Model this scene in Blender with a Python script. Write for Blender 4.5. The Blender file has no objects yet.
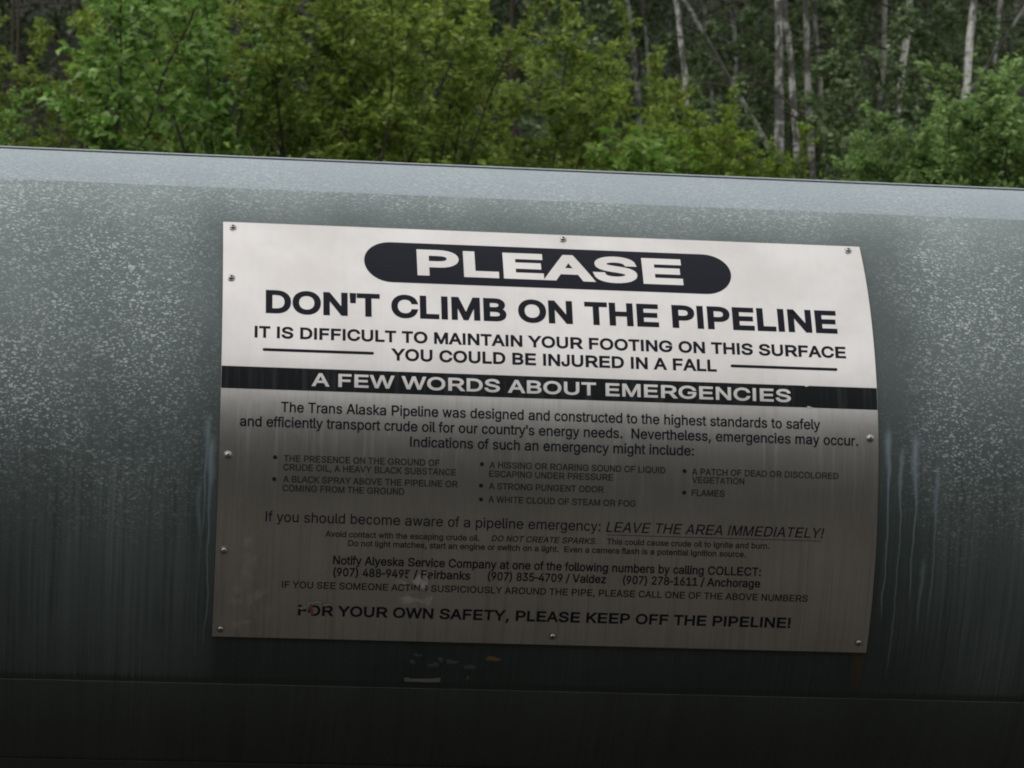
import bpy, bmesh, math, random
import numpy as np
from mathutils import Vector, Matrix
from mathutils.geometry import delaunay_2d_cdt
R_ = math.radians
rng = np.random.default_rng(7)
random.seed(5)
scene = bpy.context.scene
COL = scene.collection

# ------------------------------------------------------------------ basics
PZ = 2.10          # height of the pipe axis
PR = 0.705         # pipe jacket radius
SR = 0.709         # sign plate: outer reference radius
CAM = Vector((0.0, -7.35933, PZ - 0.45))
YAW, PITCH, ROLL, FPX = 0.11752, 0.09211, 0.02332, 3391.46


def tag(o, label=None, cat=None, group=None, kind=None):
    if label: o['label'] = label
    if cat: o['category'] = cat
    if group: o['group'] = group
    if kind: o['kind'] = kind
    return o


def empty(name, loc=(0, 0, 0), rz=0.0):
    o = bpy.data.objects.new(name, None)
    COL.objects.link(o)
    o.location = loc
    o.rotation_euler.z = rz
    o.empty_display_size = 0.1
    return o


def link(name, me, mats=None, parent=None):
    o = bpy.data.objects.new(name, me)
    COL.objects.link(o)
    if mats is not None:
        for m in (mats if isinstance(mats, (list, tuple)) else [mats]):
            me.materials.append(m)
    if parent is not None:
        o.parent = parent
    return o


def mesh_np(name, verts, faces, smooth=False):
    """verts (N,3), faces (M,k) arrays of equal-sized polygons."""
    me = bpy.data.meshes.new(name)
    v = np.asarray(verts, dtype=np.float32)
    f = np.asarray(faces, dtype=np.int32)
    k = f.shape[1]
    me.vertices.add(len(v))
    me.vertices.foreach_set('co', v.ravel())
    me.loops.add(f.size)
    me.loops.foreach_set('vertex_index', f.ravel())
    me.polygons.add(len(f))
    me.polygons.foreach_set('loop_start', np.arange(0, f.size, k, dtype=np.int32))
    me.polygons.foreach_set('loop_total', np.full(len(f), k, dtype=np.int32))
    if smooth:
        me.polygons.foreach_set('use_smooth', np.ones(len(f), dtype=bool))
    me.update(calc_edges=True)
    me.validate()
    return me


# ------------------------------------------------------------------ camera axes
def cam_axes():
    cy, sy, cp, sp = math.cos(YAW), math.sin(YAW), math.cos(PITCH), math.sin(PITCH)
    f = Vector((sy * cp, cy * cp, sp)); r = Vector((cy, -sy, 0)); u = r.cross(f)
    c, s = math.cos(ROLL), math.sin(ROLL)
    return c * r + s * u, -s * r + c * u, f


CR, CU, CF = cam_axes()


def spot(px, py, y):
    """where the line of sight through a picture point reaches distance y behind the pipe"""
    d = CF + CR * ((px - 512) / FPX) + CU * (-(py - 384) / FPX)
    return CAM + d * ((y - CAM.y) / d.y)


# ------------------------------------------------------------------ node helper
class NT:
    def __init__(self, name):
        self.mat = bpy.data.materials.new(name)
        self.mat.use_nodes = True
        self.t = self.mat.node_tree
        self.t.nodes.clear()
        self.out = self.t.nodes.new('ShaderNodeOutputMaterial')

    def n(self, typ, **kw):
        nd = self.t.nodes.new(typ)
        for k, v in kw.items():
            setattr(nd, k, v)
        return nd

    def put(self, sock, v):
        if isinstance(v, bpy.types.NodeSocket):
            self.t.links.new(v, sock)
        elif v is not None:
            if sock.type == 'RGBA' and not hasattr(v, '__len__'):
                v = (v, v, v, 1)
            elif sock.type == 'RGBA' and len(v) == 3:
                v = (*v, 1)
            sock.default_value = v

    def m(self, op, a, b=None, c=None, clamp=False):
        nd = self.n('ShaderNodeMath', operation=op, use_clamp=clamp)
        for i, x in enumerate((a, b, c)):
            if x is not None: self.put(nd.inputs[i], x)
        return nd.outputs[0]

    def ramp(self, x, a, b, lo=0.0, hi=1.0):
        nd = self.n('ShaderNodeMapRange', interpolation_type='SMOOTHSTEP')
        nd.clamp = True
        self.put(nd.inputs['Value'], x)
        inv = a > b
        if inv: a, b, lo, hi = b, a, hi, lo
        nd.inputs['From Min'].default_value = a
        nd.inputs['From Max'].default_value = b
        nd.inputs['To Min'].default_value = lo
        nd.inputs['To Max'].default_value = hi
        return nd.outputs['Result']

    def mix(self, f, a, b):
        nd = self.n('ShaderNodeMix', data_type='RGBA')
        self.put(nd.inputs[0], f)
        self.put(nd.inputs[6], a)
        self.put(nd.inputs[7], b)
        return nd.outputs[2]

    def uv(self):
        nd = self.n('ShaderNodeUVMap')
        nd.uv_map = 'metres'
        return nd.outputs[0]

    def obj(self):
        return self.n('ShaderNodeTexCoord').outputs['Object']

    def mapping(self, vec, scale=(1, 1, 1), rot=(0, 0, 0), loc=(0, 0, 0)):
        nd = self.n('ShaderNodeMapping')
        self.put(nd.inputs[0], vec)
        nd.inputs['Scale'].default_value = scale
        nd.inputs['Rotation'].default_value = rot
        nd.inputs['Location'].default_value = loc
        return nd.outputs[0]

    def noise(self, vec, scale=1.0, detail=3.0, rough=0.5, dist=0.0):
        nd = self.n('ShaderNodeTexNoise')
        self.put(nd.inputs['Vector'], vec)
        nd.inputs['Scale'].default_value = scale
        nd.inputs['Detail'].default_value = detail
        nd.inputs['Roughness'].default_value = rough
        nd.inputs['Distortion'].default_value = dist
        return nd.outputs['Fac']

    def voro(self, vec, scale=1.0, rnd=1.0, out='Distance', feature='F1'):
        nd = self.n('ShaderNodeTexVoronoi', feature=feature)
        self.put(nd.inputs['Vector'], vec)
        nd.inputs['Scale'].default_value = scale
        nd.inputs['Randomness'].default_value = rnd
        return nd.outputs[out]

    def sep(self, vec):
        nd = self.n('ShaderNodeSeparateXYZ')
        self.put(nd.inputs[0], vec)
        return nd.outputs

    def bump(self, h, strength=0.2, dist=0.01, normal=None):
        nd = self.n('ShaderNodeBump')
        self.put(nd.inputs['Height'], h)
        nd.inputs['Strength'].default_value = strength
        nd.inputs['Distance'].default_value = dist
        if normal is not None: self.put(nd.inputs['Normal'], normal)
        return nd.outputs[0]

    def principled(self, base, rough=0.5, metal=0.0, spec=0.5, normal=None, **kw):
        nd = self.n('ShaderNodeBsdfPrincipled')
        self.put(nd.inputs['Base Color'], base)
        self.put(nd.inputs['Roughness'], rough)
        self.put(nd.inputs['Metallic'], metal)
        self.put(nd.inputs['Specular IOR Level'], spec)
        if normal is not None: self.put(nd.inputs['Normal'], normal)
        for k, v in kw.items():
            self.put(nd.inputs[k], v)
        return nd.outputs[0]

    def done(self, shader):
        self.t.links.new(shader, self.out.inputs[0])
        return self.mat


# ------------------------------------------------------------------ materials
def mat_jacket(name='galvanised_jacket', fresh=False):
    """weathered galvanised sheet: pale oxide flecks, rain runs, grime"""
    k = NT(name)
    uv = k.uv()
    s = k.sep(uv)
    u, v = s[0], s[1]
    warp = k.n('ShaderNodeVectorMath', operation='ADD')
    nz = k.n('ShaderNodeTexNoise'); k.put(nz.inputs['Vector'], uv); nz.inputs['Scale'].default_value = 45
    nz.inputs['Detail'].default_value = 2
    sub = k.n('ShaderNodeVectorMath', operation='MULTIPLY_ADD')
    k.put(sub.inputs[0], nz.outputs['Color']); sub.inputs[1].default_value = (.014, .014, 0); sub.inputs[2].default_value = (-.007, -.007, 0)
    k.put(warp.inputs[0], uv); k.put(warp.inputs[1], sub.outputs[0])
    wv = warp.outputs[0]
    # fleck layers: short dashes at several angles
    fl = None
    for i, (sc, ang, st, th) in enumerate(((82, 0.45, 1.8, .33), (102, -0.8, 1.8, .32), (68, 1.2, 1.7, .29), (150, 0.1, 1.4, .36), (125, 2.2, 1.8, .34))):
        mp = k.mapping(wv, (1.0, st, 1), (0, 0, ang), (i * 3.1, i * 1.7, 0))
        d = k.voro(mp, sc)
        colr = k.voro(mp, sc, out='Color')
        pick = k.m('GREATER_THAN', k.sep(colr)[0], .42)
        size = k.m('MULTIPLY_ADD', k.sep(colr)[1], .22, th - .12)
        a = k.m('MULTIPLY', k.m('MULTIPLY', k.m('SUBTRACT', size, d), 9.0, clamp=True), pick)
        a = k.m('MULTIPLY', a, k.m('MULTIPLY_ADD', k.sep(colr)[2], .6, .4))
        fl = a if fl is None else k.m('MAXIMUM', fl, a)
    patch = k.noise(k.mapping(uv, (1, .8, 1)), 5.0, 4, .6)
    dens = k.ramp(patch, .36, .62, .42, 1.0)
    # fewer flecks low on the side, where rain has washed, and round the sign
    dens = k.m('MULTIPLY', dens, k.ramp(v, -.26, .16))
    nearu = k.m('MULTIPLY', k.ramp(k.m('ADD', u, k.m('MULTIPLY', patch, .16)), .17, .30), k.ramp(k.m('ADD', u, k.m('MULTIPLY', patch, .22)), 1.82, 1.66))
    nearv = k.ramp(v, .72, .54)
    guard = k.m('SUBTRACT', 1.0, k.m('MULTIPLY', k.m('MULTIPLY', nearu, nearv), .85))
    dens = k.m('MULTIPLY', dens, guard)
    fleck = k.m('MULTIPLY', fl, dens)
    # vertical weather streaks, stronger below the middle
    wob = k.m('MULTIPLY_ADD', k.noise(k.mapping(uv, (14, 3.5, 1)), 1.0, 2), .010, k.m('ADD', u, -.005))
    cmb = k.n('ShaderNodeCombineXYZ'); k.put(cmb.inputs[0], wob); k.put(cmb.inputs[1], v)
    st1 = k.noise(k.mapping(cmb.outputs[0], (150, 2.2, 1)), 1.0, 3, .6)
    st2 = k.noise(k.mapping(cmb.outputs[0], (28, 1.2, 1), (0, 0, 0), (4, 2, 0)), 1.0, 3, .6)
    streak = k.m('MULTIPLY_ADD', k.m('ADD', k.m('SUBTRACT', st1, .5), k.m('MULTIPLY', k.m('SUBTRACT', st2, .5), .55)), 1.0, 0.0)
    smask = k.ramp(v, .22, -.10, .10, 1.0)
    streak = k.m('MULTIPLY', streak, smask)
    # pale runs of oxide beside the sign
    runs = None
    for (u0, v0, v1, w, amp, sd) in ((1.552, .10, -.30, .0035, .8, 1), (1.575, .06, -.42, .0030, .7, 2), (1.606, .09, -.26, .0045, .8, 3), (1.648, .03, -.30, .0030, .6, 4), (1.628, -.16, -.33, .0025, .6, 9),
                                     (.196, .04, -.40, .0040, .8, 5), (.186, .08, -.16, .0030, .6, 6), (.178, -.05, -.44, .0025, .4, 7)):
        wb = k.m('MULTIPLY_ADD', k.noise(k.mapping(uv, (2, 9, 1), (0, 0, 0), (sd * 2.3, sd, 0)), 1.0, 3), .020, -.010)
        dd = k.m('ABSOLUTE', k.m('SUBTRACT', k.m('ADD', u, wb), u0))
        wide = k.m('MULTIPLY', k.ramp(v, v0 - .16, v0 - .04, .7, 2.8), k.m('MULTIPLY_ADD', k.noise(k.mapping(uv, (30, 14, 1), (0, 0, 0), (sd, sd * 2.1, 0)), 1.0, 4, .7), 2.2, -.25))
        a = k.m('SUBTRACT', 1.0, k.m('DIVIDE', dd, k.m('MULTIPLY', wide, w)), clamp=True)
        a = k.m('MULTIPLY', k.m('MULTIPLY', a, amp * .6), k.m('MULTIPLY', k.ramp(v, v1, v1 + .05), k.ramp(v, v0 + .02, v0 - .02)))
        runs = a if runs is None else k.m('MAXIMUM', runs, a)
    # rusty drip below the lower right corner and faint brown ones
    rust = k.m('MULTIPLY', k.m('MULTIPLY', k.ramp(k.m('ABSOLUTE', k.m('SUBTRACT', u, 1.515)), .016, .004), k.ramp(v, -.47, -.42)), k.ramp(v, -.34, -.37))
    grime = k.noise(k.mapping(uv, (3.0, 1.2, 1)), 1.0, 5, .6)
    base = k.mix(k.ramp(grime, .3, .7), (.094, .117, .116), (.130, .156, .154))
    drk = k.m('MULTIPLY_ADD', k.m('MULTIPLY', streak, k.ramp(patch, .3, .65, .35, 1.2)), 1.25, 1.0)
    drk = k.m('MAXIMUM', drk, .35)
    drk = k.m('MULTIPLY', drk, k.ramp(k.m('ADD', v, k.m('MULTIPLY', k.m('SUBTRACT', patch, .5), .3)), .42, .70, 1.0, 1.40))  # lighter towards the top: sky sheen painted into the base
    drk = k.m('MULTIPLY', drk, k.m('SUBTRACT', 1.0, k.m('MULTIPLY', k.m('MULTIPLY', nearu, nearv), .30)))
    if fresh: base = k.mix(k.ramp(k.noise(k.mapping(uv, (130, 90, 1), (0, 0, .6)), 1.0, 3), .3, .7), (.155, .183, .199), (.192, .222, .240))  # fresh: paler base standing in for sky sheen at grazing view
    vm = k.n('ShaderNodeVectorMath', operation='SCALE'); k.put(vm.inputs[0], base); k.put(vm.inputs['Scale'], drk)
    base = k.mix(fleck, vm.outputs[0], (.40, .44, .425))
    base = k.mix(runs, base, (.36, .44, .50))
    base = k.mix(k.m('MULTIPLY', rust, .65), base, (.20, .13, .05))
    seam = k.m('MULTIPLY', k.ramp(k.m('ADD', v, k.m('MULTIPLY', k.m('SUBTRACT', st1, .5), .03)), -.452, -.464), k.m('GREATER_THAN', v, -.4720))
    base = k.mix(k.m('MULTIPLY', seam, .65), base, (.022, .024, .022))
    # dirt band low down, below the lap
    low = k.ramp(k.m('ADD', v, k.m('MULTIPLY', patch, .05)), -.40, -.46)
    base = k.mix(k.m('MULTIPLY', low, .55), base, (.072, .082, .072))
    shade = k.m('MULTIPLY', k.m('MULTIPLY', k.ramp(u, .195, .225), k.ramp(u, 1.54, 1.515)), k.m('MULTIPLY', k.ramp(v, -.32, -.36), k.ramp(v, -.475, -.46)))  # darker patch on the jacket below the sign
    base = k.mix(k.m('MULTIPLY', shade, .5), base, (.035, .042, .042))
    rough = k.m('ADD', k.m('MULTIPLY_ADD', fleck, .16, .48), k.m('MULTIPLY', k.m('SUBTRACT', grime, .5), .25))
    metal = k.m('MULTIPLY_ADD', fleck, -.28, .43)
    if fresh: metal = .58
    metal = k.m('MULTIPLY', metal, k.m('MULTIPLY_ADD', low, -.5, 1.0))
    dent = k.noise(k.mapping(uv, (1.5, 2.0, 1)), 2.2, 2)
    nrm = k.bump(dent, .18, .02)
    nrm = k.bump(k.noise(uv, 260, 2), .06, .002, nrm)
    return k.done(k.principled(base, rough, metal, .35, nrm))


def mat_plate():
    """brushed sheet metal of the sign, with drip marks and smears"""
    k = NT('brushed_sign_metal')
    uv = k.uv(); s = k.sep(uv); u, v = s[0], s[1]
    br = k.noise(k.mapping(uv, (230, 4, 1)), 1.0, 3)
    drip = k.noise(k.mapping(uv, (70, 1.6, 1)), 1.0, 4, .65)
    cloud = k.noise(uv, 6.0, 5, .6)
    base = k.mix(k.ramp(cloud, .3, .7), (.555, .520, .500), (.640, .605, .585))
    base = k.mix(k.m('MULTIPLY', k.ramp(br, .35, .7), k.ramp(v, .22, .02, .02, .34)), base, (.46, .43, .40))
    dm = k.m('MULTIPLY', k.ramp(drip, .48, .68), k.ramp(v, .20, .08, .06, .60))
    base = k.mix(dm, base, (.40, .39, .37))
    # chalky smears over streaks that are darker low down
    spots = k.noise(uv, 38, 5, .7)
    sm = None
    for (u0, v0, ru, rv, amp) in ((.612, -.245, .050, .045, .85), (.285, -.275, .055, .060, .24), (.262, -.315, .035, .035, .26), (.275, -.19, .020, .06, .18), (.52, .28, .05, .008, .12)):
        du = k.m('DIVIDE', k.m('SUBTRACT', u, u0), ru); dv = k.m('DIVIDE', k.m('SUBTRACT', v, v0), rv)
        q = k.m('ADD', k.m('MULTIPLY', du, du), k.m('MULTIPLY', dv, dv))
        a = k.m('MULTIPLY', k.m('SUBTRACT', 1.0, q, clamp=True), amp)
        sm = a if sm is None else k.m('MAXIMUM', sm, a)
    smear = k.m('MULTIPLY', sm, k.ramp(spots, .47, .62))
    rough = k.m('ADD', k.m('MULTIPLY_ADD', br, .05, .275), k.m('MULTIPLY', dm, .12))
    rough = k.m('ADD', rough, k.m('MULTIPLY', smear, .45))
    metal = k.m('SUBTRACT', .97, k.m('MULTIPLY', smear, .95))
    base = k.mix(smear, base, (.42, .41, .40))
    nrm = k.bump(br, .014, .0006)
    nrm = k.bump(k.noise(uv, 9, 2), .05, .006, nrm)
    return k.done(k.principled(base, rough, metal, .5, nrm))


def mat_ink(name, col, rough=.42, streaky=0.0):
    k = NT(name)
    uv = k.uv()
    d = k.noise(k.mapping(uv, (85, 4, 1)), 1.0, 4, .6)
    if streaky:
        base = k.mix(k.m('MULTIPLY', k.ramp(d, .45, .7), streaky), col, tuple(min(1, c * 3.2 + .01) for c in col))
    else:
        base = k.mix(k.noise(uv, 30, 4, .6), col, tuple(c * 1.5 for c in col))
    return k.done(k.principled(base, k.m('MULTIPLY_ADD', d, .15, rough), 0.0, .08))


def mat_simple(name, col, rough, metal=0.0, nscale=40, var=.25):
    k = NT(name)
    n_ = k.noise(k.obj(), nscale, 4, .6)
    lo = tuple(c * (1 - var) for c in col); hi = tuple(min(1, c * (1 + var)) for c in col)
    return k.done(k.principled(k.mix(n_, lo, hi), rough, metal, .4, k.bump(n_, .15, .002)))


def mat_leaf(name, cols, trans=.35, rough=.5):
    k = NT(name)
    g = k.n('ShaderNodeNewGeometry')
    cr = k.n('ShaderNodeValToRGB')
    k.put(cr.inputs[0], g.outputs['Random Per Island'])
    els = cr.color_ramp.elements
    while len(els) < len(cols): els.new(.5)
    for i, c in enumerate(cols):
        els[i].position = i / (len(cols) - 1)
        els[i].color = (*c, 1)
    tint = k.noise(k.obj(), 4.5, 3)
    hs = k.n('ShaderNodeHueSaturation')
    k.put(hs.inputs['Color'], cr.outputs[0])
    k.put(hs.inputs['Value'], k.m('MULTIPLY_ADD', tint, 1.4, .55))
    c = hs.outputs[0]
    p = k.principled(c, rough, 0, .35)
    t = k.n('ShaderNodeBsdfTranslucent'); 
    hs2 = k.n('ShaderNodeHueSaturation'); k.put(hs2.inputs['Color'], c); hs2.inputs['Value'].default_value = 1.3
    k.put(t.inputs[0], hs2.outputs[0])
    mx = k.n('ShaderNodeMixShader'); mx.inputs[0].default_value = trans
    k.put(mx.inputs[1], p); k.put(mx.inputs[2], t.outputs[0])
    return k.done(mx.outputs[0])


def mat_birch(name, pale, dark):
    k = NT(name)
    o = k.obj()
    sc = k.noise(k.mapping(o, (9, 9, 42)), 1.0, 3, .6)
    big = k.noise(k.mapping(o, (5, 5, 3)), 1.0, 5, .7)
    f = k.m('MAXIMUM', k.ramp(sc, .56, .66), k.ramp(big, .44, .55))
    base = k.mix(f, pale, dark)
    base = k.mix(k.m('MULTIPLY', k.noise(o, 30, 3), .35), base, tuple(c * .6 for c in pale))
    return k.done(k.principled(base, .75, 0, .2, k.bump(sc, .4, .01)))


def mat_ground():
    k = NT('forest_floor_soil')
    o = k.obj(); s = k.sep(o)
    a = k.noise(o, .8, 6, .65); b = k.noise(o, 9, 5, .7); g = k.noise(o, 60, 3, .6)
    soil = k.mix(k.ramp(a, .35, .65), (.014, .011, .007), (.018, .020, .009))
    soil = k.mix(k.m('MULTIPLY', k.ramp(b, .5, .7), .6), soil, (.035, .028, .017))
    gravel = k.mix(g, (.030, .027, .022), (.066, .060, .050))
    near = k.m('MULTIPLY', k.ramp(k.m('ADD', s[1], k.m('MULTIPLY', a, 3)), 4.0, 2.0), k.ramp(k.m('ADD', s[1], k.m('MULTIPLY', a, 4)), -20, -16))
    base = k.mix(near, soil, gravel)
    return k.done(k.principled(base, .85, 0, .25, k.bump(k.m('ADD', b, k.m('MULTIPLY', g, .4)), .6, .05)))


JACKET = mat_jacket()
JACKET_SHEEN = mat_jacket('painted_sheen_jacket', True)  # paler upper sheet, grazing sky sheen put into its colour
PLATE = mat_plate()
INK = mat_ink('black_sign_ink', (.010, .011, .016))
INK_WORN = mat_ink('worn_sign_ink', (.024, .023, .022), .5)
BANNER = mat_ink('streaked_black_enamel', (.010, .012, .013), .30, .5)
ZINC = mat_simple('zinc_screw_metal', (.34, .335, .32), .42, 1.0, 300)
ZINC_DULL = mat_simple('dull_zinc_bead', (.42, .45, .48), .5, .5, 60)
JACKET_BACK = mat_simple('smooth_zinc_tree_reflection', (.055, .062, .070), .30, .5, 50)  # dark colour stands in for trees mirrored along the rim
CHALK = mat_simple('chalky_residue', (.23, .23, .215), .8, 0, 60)
CHALKDIM = mat_simple('faded_residue', (.10, .108, .104), .8, 0, 60)
RUST = mat_simple('brown_residue', (.20, .12, .06), .8, 0, 60)
REDCHIP = mat_simple('dull_red_chip', (.22, .05, .05), .6, 0, 90)
BARK_DARK = mat_simple('dark_twig_bark', (.045, .036, .026), .85, 0, 30)
BARK_GREY = mat_birch('grey_aspen_bark', (.32, .32, .29), (.045, .041, .035))
BARK_PALE = mat_birch('pale_birch_bark', (.62, .61, .57), (.05, .046, .04))
LEAF_BRIGHT = mat_leaf('poplar_leaf', [(.075, .150, .030), (.125, .225, .045), (.17, .285, .065), (.26, .38, .13)], .40, .35)
LEAF_OLIVE = mat_leaf('willow_leaf', [(.075, .115, .018), (.130, .185, .027), (.20, .265, .045), (.29, .35, .09), (.085, .165, .026), (.20, .20, .048)], .40)
LEAF_YELLOW = mat_leaf('alder_leaf', [(.09, .145, .020), (.15, .225, .030), (.21, .29, .046), (.115, .20, .030), (.22, .21, .05)], .40)
LEAF_GREEN = mat_leaf('rose_leaf', [(.085, .150, .044), (.135, .220, .066), (.190, .285, .095), (.26, .345, .14)], .38)
LEAF_DULL = mat_leaf('greyish_aspen_leaf', [(.065, .112, .038), (.105, .16, .06), (.16, .215, .10), (.29, .34, .22)], .34)
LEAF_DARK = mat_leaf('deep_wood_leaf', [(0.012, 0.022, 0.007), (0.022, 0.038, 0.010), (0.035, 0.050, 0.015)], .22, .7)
LEAF_DEPTH = mat_leaf('shaded_wood_leaf', [(.018, .034, .010), (.03, .05, .016), (.05, .075, .03), (.10, .13, .07)], .32, .5)  # dark colours put the wood's deep shade into the leaves
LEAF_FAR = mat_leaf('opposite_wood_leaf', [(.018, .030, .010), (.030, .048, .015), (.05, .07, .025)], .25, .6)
LEAF_HERB = mat_leaf('herb_leaf', [(.075, .15, .020), (.125, .23, .035), (.165, .28, .05), (.14, .14, .05)], .36)
GROUND = mat_ground()


# ------------------------------------------------------------------ terrain
def gz(x, y):
    def ss(a, b, t):
        t = min(1, max(0, (t - a) / (b - a))); return t * t * (3 - 2 * t)
    z = 4.30 * ss(1.0, 12.0, y)
    if y > 12: z += .155 * (min(y, 22) - 12)
    if y > 22: z += .36 * (min(y, 90) - 22)
    if y > 3: z += (.10 * math.sin(x * .9 + y * .7) + .06 * math.sin(x * 2.3 - y * 1.1)) * min(1, (y - 3) / 5)
    if y < -34: z += .05 * min(-34 - y, 60)
    return z


def axis(fine, step, far):
    a = list(np.arange(-fine, fine + 1e-6, step))
    s, p = step, fine
    while p < far:
        s *= 1.35; p += s; a.append(p); a.insert(0, -p)
    return a


gx = axis(16, .5, 900); gy = axis(30, .5, 900)
gv = [(x, y, gz(x, y) + (0.03 * math.sin(x * 5.1) * math.cos(y * 4.3) if 3 < y < 40 else 0)) for y in gy for x in gx]
nx = len(gx)
gf = [(j * nx + i, j * nx + i + 1, (j + 1) * nx + i + 1, (j + 1) * nx + i) for j in range(len(gy) - 1) for i in range(nx - 1)]
tag(link('ground', mesh_np('ground', gv, gf, True), GROUND), kind='structure')


# ------------------------------------------------------------------ pipeline
def sheet(name, r, a0, a1, x0, x1, thick, mat, parent, nseg=None, nx_=2):
    """a bent metal sheet: arc a0..a1 (degrees from facing the viewer, up positive)"""
    n_ = nseg or max(2, int(abs(a1 - a0) / 1.5))
    xs = np.linspace(x0, x1, nx_)
    bm = bmesh.new()
    ul = bm.loops.layers.uv.new('metres')
    rows = []
    for i in range(n_ + 1):
        t = R_(a0 + (a1 - a0) * i / n_)
        row = []
        for x in xs:
            pair = []
            for rr in (r, r - thick):
                pair.append(bm.verts.new((x, -rr * math.cos(t), rr * math.sin(t))))
            row.append(pair)
        rows.append((t, row))

    def face(vs, uvs, smooth=True):
        f = bm.faces.new(vs)
        for l, w in zip(f.loops, uvs): l[ul].uv = w
        f.smooth = smooth
    for i in range(n_):
        (t0, A), (t1, B) = rows[i], rows[i + 1]
        for j in range(nx_ - 1):
            q = [(xs[j], t0 * SR), (xs[j + 1], t0 * SR), (xs[j + 1], t1 * SR), (xs[j], t1 * SR)]
            face((A[j][0], A[j + 1][0], B[j + 1][0], B[j][0]), q)
            face((A[j][1], B[j][1], B[j + 1][1], A[j + 1][1]), [q[0], q[3], q[2], q[1]])
    for (t, row), flip in ((rows[0], False), (rows[-1], True)):
        for j in range(nx_ - 1):
            vs = [row[j][0], row[j][1], row[j + 1][1], row[j + 1][0]]
            q = [(xs[j], t * SR), (xs[j], t * SR), (xs[j + 1], t * SR), (xs[j + 1], t * SR)]
            if flip: vs.reverse(); q.reverse()
            face(vs, q, False)
    for j, flip in ((0, True), (nx_ - 1, False)):
        for i in range(n_):
            (t0, A), (t1, B) = rows[i], rows[i + 1]
            vs = [A[j][0], A[j][1], B[j][1], B[j][0]]
            if not flip: vs.reverse()
            face(vs, [(xs[j], t0 * SR)] * 4, False)
    me = bpy.data.meshes.new(name)
    bm.normal_update(); bm.to_mesh(me); bm.free()
    # smooth along the bend, hard at the cut edges
    me.set_sharp_from_angle(angle=R_(30))
    return link(name, me, mat, parent)


pipeline = empty('pipeline', (0, 0, PZ))
tag(pipeline, 'fat weathered galvanised steel pipeline with oxide flecks, running across below the trees', 'pipeline')
X0, X1 = -16.0, 18.0
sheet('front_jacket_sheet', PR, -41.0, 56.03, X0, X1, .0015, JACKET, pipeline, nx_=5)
sheet('upper_jacket_sheet', PR - .0017, 53.5, 79.0, X0, X1, .0014, JACKET_SHEEN, pipeline)
sheet('back_jacket_sheet', PR + .0004, 76.4, 205.0, X0, X1, .0012, JACKET_BACK, pipeline)
# rolled bead along the ridge lap
bead_p = [(x, -(PR + .0002) * math.cos(R_(77.7)), (PR + .0002) * math.sin(R_(77.7))) for x in np.linspace(X0, X1, 60)]
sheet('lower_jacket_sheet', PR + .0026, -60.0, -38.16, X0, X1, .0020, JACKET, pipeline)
sheet('belly_jacket_sheet', PR + .0056, -156.0, -57.2, X0, X1, .0022, JACKET, pipeline)

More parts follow.
